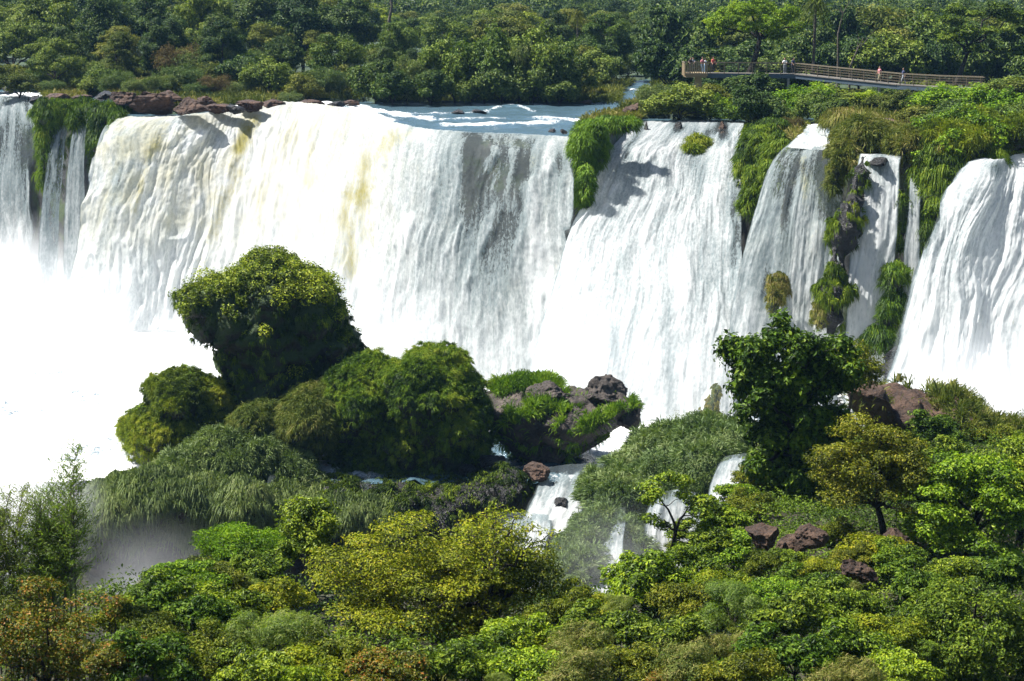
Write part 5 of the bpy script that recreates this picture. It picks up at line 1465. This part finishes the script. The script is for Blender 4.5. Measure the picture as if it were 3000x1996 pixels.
person('visitor in dark blue walking, rightmost on the boardwalk', None, 24.0, 0, -1.4, 'navy', 'grey', 'hairdark', stride=0.9)

# ------------------------------------------------------------------ the near hillside: hero trees


def hero(name, label, cat, px_, py_, Y_, rpx, rpy, rd, basepx=None, **kw):
    c = P(px_, py_, Y_); bx = (basepx if basepx else px_)
    b = P(bx, py_, Y_); g = float(low_z(b[0], Y_)[0]); b[2] = g
    k = Y_ / F
    if 'fork' in kw: kw['fork'] = max(0.4, min(kw['fork'], 0.55 * (c[2] - g)))
    pr = tree_parts(zc=c[2] - g, rad=(rpx * k, rd, rpy * k), lean=(c[0] - b[0], 0), **kw)
    return tree(name, label, cat, b, pr)


hero('layered_tree', 'broad yellow green tree with flat leaf layers and fine dark branches, centre foreground', 'tree', 1255, 1740, 72, 330, 255, 3.6, basepx=1330, seed=501, ncl=120, Rc=0.85, flat=0.30, leaf=0.125, aspect=0.55, nleaf=430, mat='yellow', r0=0.2, inner=0.35, low=-0.75, fork=3.4, mains=9, ntw=7, odd=0.05, up=0.6, mind=0.16, tb=0.40)
hero('layered_tree', 'half bare yellow green tree top against white water, right of the broad layered tree', 'tree', 1480, 1590, 70.5, 150, 110, 1.8, basepx=1400, seed=502, ncl=30, Rc=0.55, flat=0.42, leaf=0.12, aspect=0.55, nleaf=120, mat='yellow', r0=0.13, inner=0.3, low=-0.4, fork=4.2, mains=8, ntw=10, odd=0.06, up=0.55, mind=0.2)
hero('layered_tree', 'dark green edged tree with visible slanting limbs under the half bare tree top', 'tree', 1530, 1690, 71, 110, 85, 1.8, basepx=1400, seed=503, ncl=26, Rc=0.6, flat=0.45, leaf=0.12, aspect=0.55, nleaf=330, mat='olive', r0=0.13, inner=0.4, low=-0.4, fork=3.6, mains=6, ntw=4, mind=0.2)
hero('feathery_tree', 'bright green feathery tree in flat tiers left of the layered tree', 'tree', 705, 1605, 77, 125, 62, 1.8, seed=504, ncl=34, Rc=0.62, flat=0.26, leaf=0.13, aspect=0.3, nleaf=560, mat='bright', r0=0.13, inner=0.4, low=-0.5, mains=6, up=0.65, mind=0.2, fork=6.0)
hero('broadleaf_tree', 'dark round headed tree with a lit olive top above the layered tree on its left', 'tree', 905, 1550, 78, 72, 80, 1.3, seed=505, ncl=34, Rc=0.5, flat=0.7, leaf=0.15, aspect=0.55, nleaf=300, mat='mid', r0=0.12, inner=0.5, low=-0.6, fork=6.0, mind=0.2)
hero('round_tree', 'dense bright green round tree in front of the white veil of the grassy ridge', 'tree', 1885, 1715, 74, 108, 102, 1.6, seed=506, ncl=46, Rc=0.46, flat=0.7, leaf=0.17, aspect=0.55, nleaf=230, mat='bright', r0=0.13, inner=0.5, low=-0.7, fork=4.4, mind=0.18, tb=0.36)
b0 = P(1968, 1800, 77); b0[2] = float(low_z(b0[0], 77)[0])
tp = [P(a, b, 77 + c) - b0 for a, b, c in ((1905, 1425, 0), (1935, 1400, .6), (1965, 1395, -.4), (2000, 1410, .3), (1898, 1465, .5), (1920, 1450, -.6), (1905, 1520, 0), (1940, 1540, .5), (2070, 1465, 0), (2110, 1490, .5), (2050, 1500, -.6), (2090, 1530, 0), (2035, 1470, .6), (2120, 1520, -.3), (2060, 1545, .4), (2000, 1450, -.5), (2140, 1500, 0), (2020, 1530, .2))]
pr = tree_parts(507, 9, (1, 1, 1), 0, 0.42, 0.5, 0.15, 0.55, 290, 'mid', r0=0.11, tips=tp, fork=3.2, lean=(0.3, 0), mains=3, ntw=5, odd=0.06)
tree('slim_tree', 'slim tree with a thin dark trunk and sparse drooping tufts before the bright waterfall', 'tree', b0, pr)
k_ = 96 / F
b0 = P(2330, 1500, 96); b0[2] = float(low_z(b0[0], 96)[0]) - 0.2
rq = np.random.default_rng(77)
tp = []
for cx, cy_, rx, ry, m_ in ((2300, 1060, 165, 120, 44), (2230, 1150, 110, 120, 26), (2330, 1230, 120, 130, 34), (2320, 1390, 75, 110, 22), (2430, 1080, 75, 90, 14), (2170, 1060, 50, 60, 8), (2335, 1450, 85, 60, 12), (2415, 1290, 70, 110, 14), (2240, 1330, 60, 110, 10)):
    e_ = ell_points(rq, m_, (rx * k_, 2.2, ry * k_), 0.5, -0.9)
    tp += list(e_ + P(cx, cy_, 96) - b0)
pr = tree_parts(508, 6, (1, 1, 1), 0, 0.58, 0.95, 0.30, 0.55, 190, 'deep', r0=0.24, tips=np.array(tp), fork=2.6, lean=(-0.5, 0), mains=8, ntw=3, odd=0.012, up=0.35, droop=0.5)
tree('big_leaf_tree', 'big dark tree with large glossy leaves and hanging foliage before the right hand falls', 'tree', b0, pr)
hero('small_tree', 'light olive wispy small tree behind the right shoulder of the big dark tree', 'tree', 2500, 1075, 101, 80, 95, 1.5, seed=509, ncl=40, Rc=0.6, flat=0.7, leaf=0.17, aspect=0.45, nleaf=150, mat='olive', bark='palebark', r0=0.1, inner=0.3, low=-0.8, mains=6, ntw=5, odd=0.06, up=0.35)
hero('olive_tree', 'olive green rounded tree with an open dark crown, right of the big dark tree', 'tree', 2560, 1385, 84, 165, 170, 2.3, basepx=2590, seed=510, ncl=70, Rc=0.62, flat=0.5, leaf=0.14, aspect=0.5, nleaf=330, mat='olive', r0=0.17, inner=0.45, low=-0.55, fork=2.2, mains=8, ntw=4, mind=0.17, tb=0.38)
hero('layered_tree', 'green layered tree with clustered leaves at the right edge', 'tree', 2850, 1500, 82, 200, 180, 2.6, seed=511, ncl=80, Rc=0.68, flat=0.42, leaf=0.17, aspect=0.5, nleaf=330, mat='bright', r0=0.18, inner=0.5, low=-0.6, fork=1.2, mains=8, ntw=4, mind=0.16, odd=0.04, tb=0.36)
hero('layered_tree', 'tall leafy tree behind the layered one, cut by the right edge of the photo', 'tree', 2990, 1400, 86, 130, 110, 2.2, seed=512, ncl=46, Rc=0.65, flat=0.5, leaf=0.17, aspect=0.5, nleaf=300, mat='mid', r0=0.16, inner=0.5, low=-0.6, fork=2.4, mains=6, mind=0.18)
hero('glossy_tree', 'dense glossy dark green tree filling the lower right corner', 'tree', 2835, 1880, 66, 215, 165, 2.3, seed=513, ncl=90, Rc=0.5, flat=0.8, leaf=0.15, aspect=0.45, nleaf=320, mat='deep', r0=0.15, inner=0.6, low=-0.6, fork=1.2, mains=8, mind=0.14, tb=0.44)
hero('small_tree', 'slender tree with a straight pale trunk and thin yellowish crown by the brown boulders', 'tree', 2570, 1610, 79, 110, 45, 1.2, seed=514, ncl=24, Rc=0.5, flat=0.4, leaf=0.14, aspect=0.5, nleaf=230, mat='yellow', bark='palebark', r0=0.13, inner=0.3, low=-0.3, fork=2.2, mains=6, ntw=3)
hero('reddish_shrub', 'tall shrub with yellowing and orange leaves in the lower left corner', 'shrub', 130, 1890, 58, 190, 210, 2.0, seed=515, ncl=90, Rc=0.42, flat=0.6, leaf=0.10, aspect=0.6, nleaf=190, mat='orange', r0=0.09, inner=0.35, low=-0.7, fork=1.2, mains=10, ntw=5, odd=0.05, mind=0.14)
hero('sapling', 'lone thin sapling with an orange tipped crown against the grey mist', 'sapling', 335, 1770, 58, 32, 75, 0.4, seed=516, ncl=11, Rc=0.2, flat=0.8, leaf=0.11, aspect=0.55, nleaf=34, mat='orange', r0=0.04, inner=0.3, low=-0.9, fork=3.6, mains=4, ntw=3, odd=0.15)

# bamboo
for (bx, lst, lab, dens) in ((150, [(228, 1310), (190, 1395), (215, 1370), (160, 1440), (140, 1490), (185, 1500), (110, 1540)], 'tall plumed bamboo clump with a leaning feathery tip at the left edge', 1.0), (30, [(70, 1430), (30, 1450), (95, 1480), (5, 1500), (-30, 1460)], 'thinner bamboo clump cut by the left edge of the photo', 0.75)):
    Y_ = 62; b0 = P(bx - 20, 1990, Y_); b0[2] = float(low_z(b0[0], Y_)[0])
    A = Acc(); B = Acc(); rb_ = np.random.default_rng(bx)
    lst = lst + [(a_ + rb_.uniform(-110, 90), b_ + rb_.uniform(40, 180)) for a_, b_ in lst]
    for ci, (tx, ty) in enumerate(lst):
        e = P(tx, ty, Y_ + rb_.uniform(-0.8, 0.8)) - b0
        s0 = np.array([rb_.uniform(-1.6, 1.2), rb_.uniform(-0.6, 0.6), 0])
        t = np.linspace(0, 1, 26)[:, None]
        cpt = np.array([s0[0] + (e[0] - s0[0]) * 0.25, (s0[1] + e[1]) / 2, e[2] * 0.72])
        cu = (1 - t) ** 2 * s0 + 2 * t * (1 - t) * cpt + t ** 2 * e
        B.tube(cu, np.linspace(0.04, 0.006, 26), 5)
        for q_ in np.linspace(0.42, 0.99, int(40 * dens)):
            pt = np.array([np.interp(q_, t[:, 0], cu[:, k]) for k in range(3)])
            for _ in range(2):
                az = rb_.uniform(0, 6.28); L = (1.9 - 1.5 * q_) * rb_.uniform(0.5, 1.25)
                d = np.array([math.cos(az), math.sin(az), rb_.uniform(0.5, 1.3)]) * 0.85
                br = np.stack([pt, pt + d * L * 0.55, pt + d * L + np.array([0, 0, -0.12 * L])])
                B.tube(br, [0.009, 0.006, 0.003], 3)
                n_ = int(20 * L + 5)
                c_ = br[0] + (br[2] - br[0]) * rb_.uniform(0.25, 1.05, n_)[:, None] + rb_.normal(size=(n_, 3)) * 0.07
                tg = np.tile(d * 0.8 + np.array([0, 0, 0.15]), (n_, 1)) + rb_.normal(size=(n_, 3)) * 0.55
                leaf_quads(A, c_, norm(rb_.normal(size=(n_, 3)) + np.array([0, -0.3, 0.4])), 0.16, 0.16, rb_, np.clip(rb_.normal(0.45, 0.2, n_), 0, 1), tg)
    r = thing('bamboo', lab, 'bamboo', b0); link('leaves', A.build('leaves', [G['bamboo']], False), r); link('culms', B.build('culms', [M['palebark']]), r)

# ------------------------------------------------------------------ bushes that fill the near hillside
NG = 'shrubs of the near hillside'
nspec = [('mid green', 'mid', 0.15, 0.5, 0.75, 0.45), ('yellow green', 'yellow', 0.13, 0.55, 0.6, 0.5), ('deep green', 'deep', 0.17, 0.5, 0.8, 0.42), ('bright green', 'bright', 0.15, 0.5, 0.7, 0.45), ('olive', 'olive', 0.13, 0.5, 0.7, 0.4), ('feathery pale green', 'bamboo', 0.17, 0.2, 0.9, 0.3), ('orange flecked', 'orange', 0.13, 0.55, 0.7, 0.45), ('bristly dry', 'dry_grass', 0.17, 0.16, 0.9, 0.15)]
npro = [(a, [tree_parts(600 + k + 20 * v_, 0.75, (1.25, 1.25, 0.95), 30, 0.36, fl * 0.78, lf * 0.9, asp, 260, mt, r0=0.05, fork=0.2, mains=8, ntw=3, up=up, fill=0.25, tips=blob_tips(600 + k + 20 * v_, 36, 1.35, 1.05, 0.75)) for v_ in (0, 1)]) for k, (a, mt, lf, asp, fl, up) in enumerate(nspec)]
for _, (cr, tk) in [(0, z_) for p_ in npro for z_ in p_[1]]:   # give the stems length below so that a shrub on a slope still stands in the soil
    V = np.empty(len(tk.vertices) * 3); tk.vertices.foreach_get('co', V); V = V.reshape(-1, 3)
    lo = V[:, 2] < -0.35; V[lo, 2] -= 5.5; tk.vertices.foreach_set('co', V.reshape(-1).astype(np.float32)); tk.update()
fill = [  # px, py of crown centre, width px, depth, kind, where
    (380, 1790, 180, 64, 1, 'beside the lone sapling'), (470, 1730, 190, 68, 0, 'below the misty gorge'), (560, 1690, 190, 71, 3, 'under the feathery tree on its left'), (640, 1690, 170, 72, 4, 'under the feathery tree'), (770, 1660, 180, 74, 2, 'between the feathery tree and the layered tree'),
    (440, 1850, 220, 61, 4, 'right of the orange leaved shrub'), (560, 1810, 230, 63, 2, 'in the dark pocket left of the layered tree'), (690, 1790, 230, 65, 0, 'left of the layered tree'), (800, 1740, 200, 69, 1, 'at the left hem of the layered tree'),
    (350, 1930, 230, 56, 6, 'right of the orange leaved shrub, low'), (480, 1950, 240, 56, 2, 'at the bottom edge, left part'), (620, 1920, 250, 58, 4, 'at the bottom edge below the dark pocket'), (760, 1880, 220, 60, 5, 'left of the layered tree, low'), (860, 1840, 210, 63, 5, 'at the lower left hem of the layered tree'),
    (730, 1980, 250, 54, 0, 'at the bottom edge beside the feathery pale one'), (880, 1960, 250, 56, 1, 'at the bottom edge under the layered tree, left'), (1010, 1930, 240, 58, 4, 'under the layered tree'), (1140, 1970, 250, 56, 6, 'at the bottom edge under the layered tree, middle'), (1290, 1960, 240, 57, 2, 'in deep shade at the layered tree foot'),
    (1420, 1930, 230, 60, 0, 'right of the layered tree foot'), (1540, 1860, 220, 64, 3, 'right of the slanting limbs'), (1640, 1800, 200, 68, 4, 'below the grassy ridge'), (1720, 1770, 170, 71, 1, 'left of the dense round tree'), (1560, 1960, 240, 57, 3, 'at the bottom edge, centre'), (1690, 1890, 230, 61, 7, 'below the dense round tree on its left'),
    (1800, 1850, 210, 64, 2, 'in the shade below the dense round tree'), (1690, 1985, 240, 55, 7, 'at the bottom edge, right of centre'), (1830, 1950, 240, 57, 4, 'at the bottom edge below the dense round tree'), (1960, 1880, 220, 61, 2, 'right below the dense round tree'), (2010, 1770, 190, 68, 4, 'at the foot of the slim tree'),
    (2080, 1690, 190, 74, 1, 'right of the slim tree'), (2150, 1600, 180, 80, 3, 'left of the brown boulders'), (2070, 1590, 160, 80, 2, 'behind the slim tree'), (2120, 1520, 130, 86, 3, 'left under the big dark tree'), (2190, 1480, 130, 90, 4, 'at the foot of the big dark tree'), (2010, 1660, 170, 75, 0, 'just behind the slim trunk'),
    (2000, 1970, 240, 56, 7, 'at the bottom edge, left of the tan one'), (2120, 1900, 220, 60, 7, 'in the tan grassy patch'), (2150, 1790, 210, 66, 5, 'below the brown boulders on the left'), (2270, 1735, 170, 71, 3, 'under the left brown boulder'), (2390, 1725, 170, 72, 2, 'under the right brown boulder'), (2260, 1830, 220, 63, 2, 'in the leafy dip below the boulders'),
    (2390, 1790, 210, 66, 0, 'below the boulders, middle'), (2490, 1780, 190, 68, 2, 'beside the pale slender trunk'), (2160, 1980, 240, 55, 4, 'at the bottom edge, right of the tan patch'), (2330, 1930, 240, 58, 2, 'at the bottom edge under the leafy dip'), (2480, 1890, 230, 61, 0, 'left of the glossy corner tree'), (2600, 1840, 200, 64, 1, 'left shoulder of the glossy corner tree'),
    (2620, 1960, 230, 57, 3, 'under the glossy corner tree'), (2480, 1990, 230, 54, 7, 'at the bottom edge left of the corner tree'), (2680, 1720, 190, 70, 2, 'between the corner tree and the layered right tree'), (2640, 1640, 170, 76, 0, 'right of the slender pale trunk'), (2780, 1700, 190, 71, 0, 'under the layered right tree'), (2930, 1690, 190, 72, 2, 'under the layered right tree at the edge'),
    (2225, 1655, 130, 76, 4, 'at the foot of the square reddish boulder'), (2300, 1640, 100, 76.5, 0, 'in the gap between the two brown boulders'), (2385, 1650, 130, 76, 1, 'at the foot of the dark cracked boulder'), (2500, 1640, 110, 78, 4, 'between the brown rocks'), (2440, 1560, 120, 84, 4, 'behind the right brown boulder'), (2700, 1330, 170, 100, 2, 'behind the olive tree on its right'), (2760, 1270, 150, 108, 2, 'in the shade under the rock ridge'), (2900, 1290, 150, 108, 4, 'on the rock ridge near the right edge'), (2700, 1450, 160, 88, 2, 'between the olive tree and the layered right tree'),
    (2210, 1400, 110, 96, 4, 'lower left skirt of the big dark tree'), (2150, 1440, 120, 93, 3, 'left skirt of the big dark tree')]
for px_, py_, w_, Y_, kk, wh in fill:
    sc = w_ * Y_ / F / 2.9 * 1.18
    c = P(px_, py_, Y_)
    a_, pr = npro[kk]; pr = pr[rr.randrange(2)]
    nm = 'shrub'
    if id(pr) not in used:
        r = tree(nm, f'{a_} shrub {wh}', 'shrub', (c[0], c[1], c[2] - 0.75 * sc), pr, NG, rr.uniform(0, 6.28)); r.scale = (sc,) * 3; used[id(pr)] = r
    else:
        copy_thing(used[id(pr)], (c[0], c[1], c[2] - 0.75 * sc), rr.uniform(0, 6.28), sc, f'{a_} shrub {wh}', NG)

# a lower companion tucked beside each of them
for px_, py_, w_, Y_, kk, wh in list(fill):
    w2 = w_ * rr.uniform(0.35, 0.9); dx_ = rr.choice([-1, 1]) * w_ * rr.uniform(0.35, 0.6); Y2 = Y_ + rr.uniform(-1.5, 2.5)
    c = P(px_ + dx_, py_ + rr.uniform(0, 60), Y2)
    k2 = rr.choice([0, 0, 1, 2, 2, 3, 3, 4, 5, 6, 7])
    if 2140 < px_ + dx_ < 2460 and 1480 < py_ < 1740: continue
    a_, pr = npro[k2]; pr = pr[rr.randrange(2)]
    sc = w2 * Y2 / F / 2.9
    if id(pr) in used: copy_thing(used[id(pr)], (c[0], c[1], c[2] - 0.75 * sc), rr.uniform(0, 6.28), sc, f'smaller {a_} shrub {wh}', NG, sc * rr.uniform(0.8, 1.3))

# rocks on the near hillside
HG = 'brown rocks on the near hillside'
for k, (a, b, Y_, rx, ry, rd, mt, lab) in enumerate([(2242, 1575, 78.5, 66, 66, 1.0, 'brown_rock', 'square reddish boulder with a smooth lit left face among the shrubs'), (2308, 1600, 79.6, 56, 48, 1.0, 'brown_rock', 'brown rock wedged between the square reddish boulder and the dark cracked one'), (2368, 1568, 79, 66, 62, 1.0, 'brown_rock', 'dark cracked boulder right of the square reddish one'),
                                                    (2505, 1672, 75, 66, 40, 0.8, 'brown_rock', 'low brown rock left of the slender pale trunk'), (2630, 1600, 81, 60, 54, 0.8, 'brown_rock', 'brown rock face behind the slender pale trunk'), (2480, 1765, 74, 36, 34, 0.6, 'black_rock', 'small dark rock low among the glossy shrubs')]):
    boulder('boulder', lab, 'boulder', a, b, Y_, rx, ry, rd, mt, 140 + k, HG, clip=18, namp=0.08)
mound('rock_ridge', 'sloping brown rock ridge with dry grass behind the olive tree at the right', 'rock ridge', [(2640, 1215, 90, 60, 112, 3.0), (2760, 1245, 120, 58, 112, 3.2), (2900, 1290, 130, 60, 112, 3.0), (3050, 1310, 120, 60, 112, 3), (2540, 1230, 60, 90, 110, 2.4)],
      0.22, 0.5, rock='brown_rock', n=9000, L=0.55, W=0.045, droop=0.35, seed=30, tint0=0.6, grass='dry_grass', facet=10, wfun=lambda c, q: sstep(23.5, 26.5, c[:, 0]) * sstep(0.1, 0.5, q[:, 2]) + 0.03)

# a dead branch poking out of the shrubs
A = Acc(); q0 = P(505, 1935, 62); pts_ = np.array([P(505, 1935, 62), P(535, 1895, 61.6), P(560, 1868, 61.5), P(585, 1846, 61.3), P(600, 1828, 61.2)]) - q0
A.tube(pts_, np.linspace(0.035, 0.008, 5), 5)
for k, (a, b) in enumerate([(520, 1850), (560, 1815), (625, 1850), (590, 1880)]):
    e = P(a, b, 61.3) - q0; s_ = pts_[1 + k % 3]
    A.tube(np.stack([s_, (s_ + e) / 2 + np.array([0.05, 0.02, 0.03]), e]), [0.014, 0.01, 0.004], 4)
tag(link('dead_branch', A.build('dead_branch', [M['brown_rock']], attr=False), loc=q0), 'reddish brown dead branch poking out of the shrubs at the lower left', 'dead branch')

# bird
A = Acc()
A.tube([(0.16, 0, 0.02), (0.09, 0, 0.02), (0, 0, 0), (-0.1, 0, 0.01), (-0.2, 0, 0.0)], [0.012, 0.04, 0.05, 0.03, 0.012], 8)
for s in (-1, 1):
    A.add([(0.07, 0, 0.03), (-0.06, 0, 0.03), (0.03, s * 0.22, 0.12), (-0.07, s * 0.2, 0.1), (-0.08, s * 0.45, 0.05), (0.07, 0, 0.015), (-0.06, 0, 0.015), (0.03, s * 0.22, 0.105), (-0.07, s * 0.2, 0.085)],
          T=[(2, 4, 3), (7, 8, 4), (7, 4, 2), (8, 3, 4)], Q=[(0, 2, 3, 1), (5, 6, 8, 7), (0, 5, 7, 2), (1, 3, 8, 6)])
A.add([(-0.18, 0.02, 0), (-0.18, -0.02, 0), (-0.34, -0.06, 0.01), (-0.34, 0.06, 0.01), (-0.18, 0.02, 0.012), (-0.18, -0.02, 0.012), (-0.34, -0.06, 0.02), (-0.34, 0.06, 0.02)], Q=[(0, 1, 2, 3), (7, 6, 5, 4), (0, 3, 7, 4), (1, 5, 6, 2), (2, 6, 7, 3)])
o = link('bird', A.build('bird', [M['cloth_black']], True, False), loc=P(2772, 1161, 118)); o.rotation_euler = (0.3, 0.1, 2.4)
tag(o, 'small dark bird flying before the huge right waterfall', 'bird')

# ------------------------------------------------------------------ spray hanging over the plunge pools, and the blue air


def mist(name, label, px_, py_, Y_, rx, ry, rd, dens, seed, ns=1.6):
    bm = bmesh.new(); bmesh.ops.create_icosphere(bm, subdivisions=3, radius=1.0)
    me = bpy.data.meshes.new(name); bm.to_mesh(me); bm.free()
    me.materials.append(mistmat(f'spray_{seed}', dens, seed, ns))
    o = link(name, me, loc=P(px_, py_, Y_)); k = Y_ / F
    o.scale = (rx * k, rd, ry * k)
    return tag(o, label, 'mist', 'clouds of spray', 'stuff')


if MIST:
    mist('mist', 'thick white spray cloud boiling up at the left foot of the falls', 60, 1080, 176, 580, 480, 15, 0.28, 1, 2.0)
    mist('mist', 'soft spray at the foot of the far left fall', 90, 800, 214, 420, 200, 8, 0.36, 9)
    mist('mist', 'white spray cloud behind the leafy dome at the foot of the main curtain', 560, 1170, 163, 560, 330, 11, 0.24, 2)
    mist('mist', 'thin white spray at the foot of the wide right fall', 1750, 1120, 152, 560, 330, 9, 0.14, 3)
    mist('mist', 'soft white spray veiling the lower half of the main curtain', 1100, 1040, 166, 560, 330, 9, 0.12, 8)
    mist('mist', 'white spray at the foot of the huge right waterfall', 2860, 1180, 134, 360, 260, 9, 0.30, 4)
    mist('mist', 'grey spray rising in the shaded gorge under the grass hung cliff', 420, 1780, 122, 460, 330, 7, 0.20, 5)
    mist('mist', 'bright white spray behind the bamboo at the left edge', 0, 1500, 123, 360, 300, 7, 0.9, 7)
    mist('mist', 'thin veil of spray drifting over the grassy ridge', 1800, 1640, 112, 380, 240, 5, 0.07, 6)
if HAZE:
    m, nt, out = newmat('haze_air')
    v = N(nt, 'ShaderNodeVolumePrincipled'); v.inputs['Color'].default_value = (0.30, 0.58, 1.0, 1); v.inputs['Density'].default_value = HAZE; v.inputs['Anisotropy'].default_value = 0.0
    nt.links.new(v.outputs[0], out.inputs['Volume'])
    A = Acc(); A.box((0, 2560, 110), (2950, 2680, 160))
    tag(link('haze', A.build('haze', [m], False, False)), 'pale blue haze filling the air', 'haze', kind='stuff')
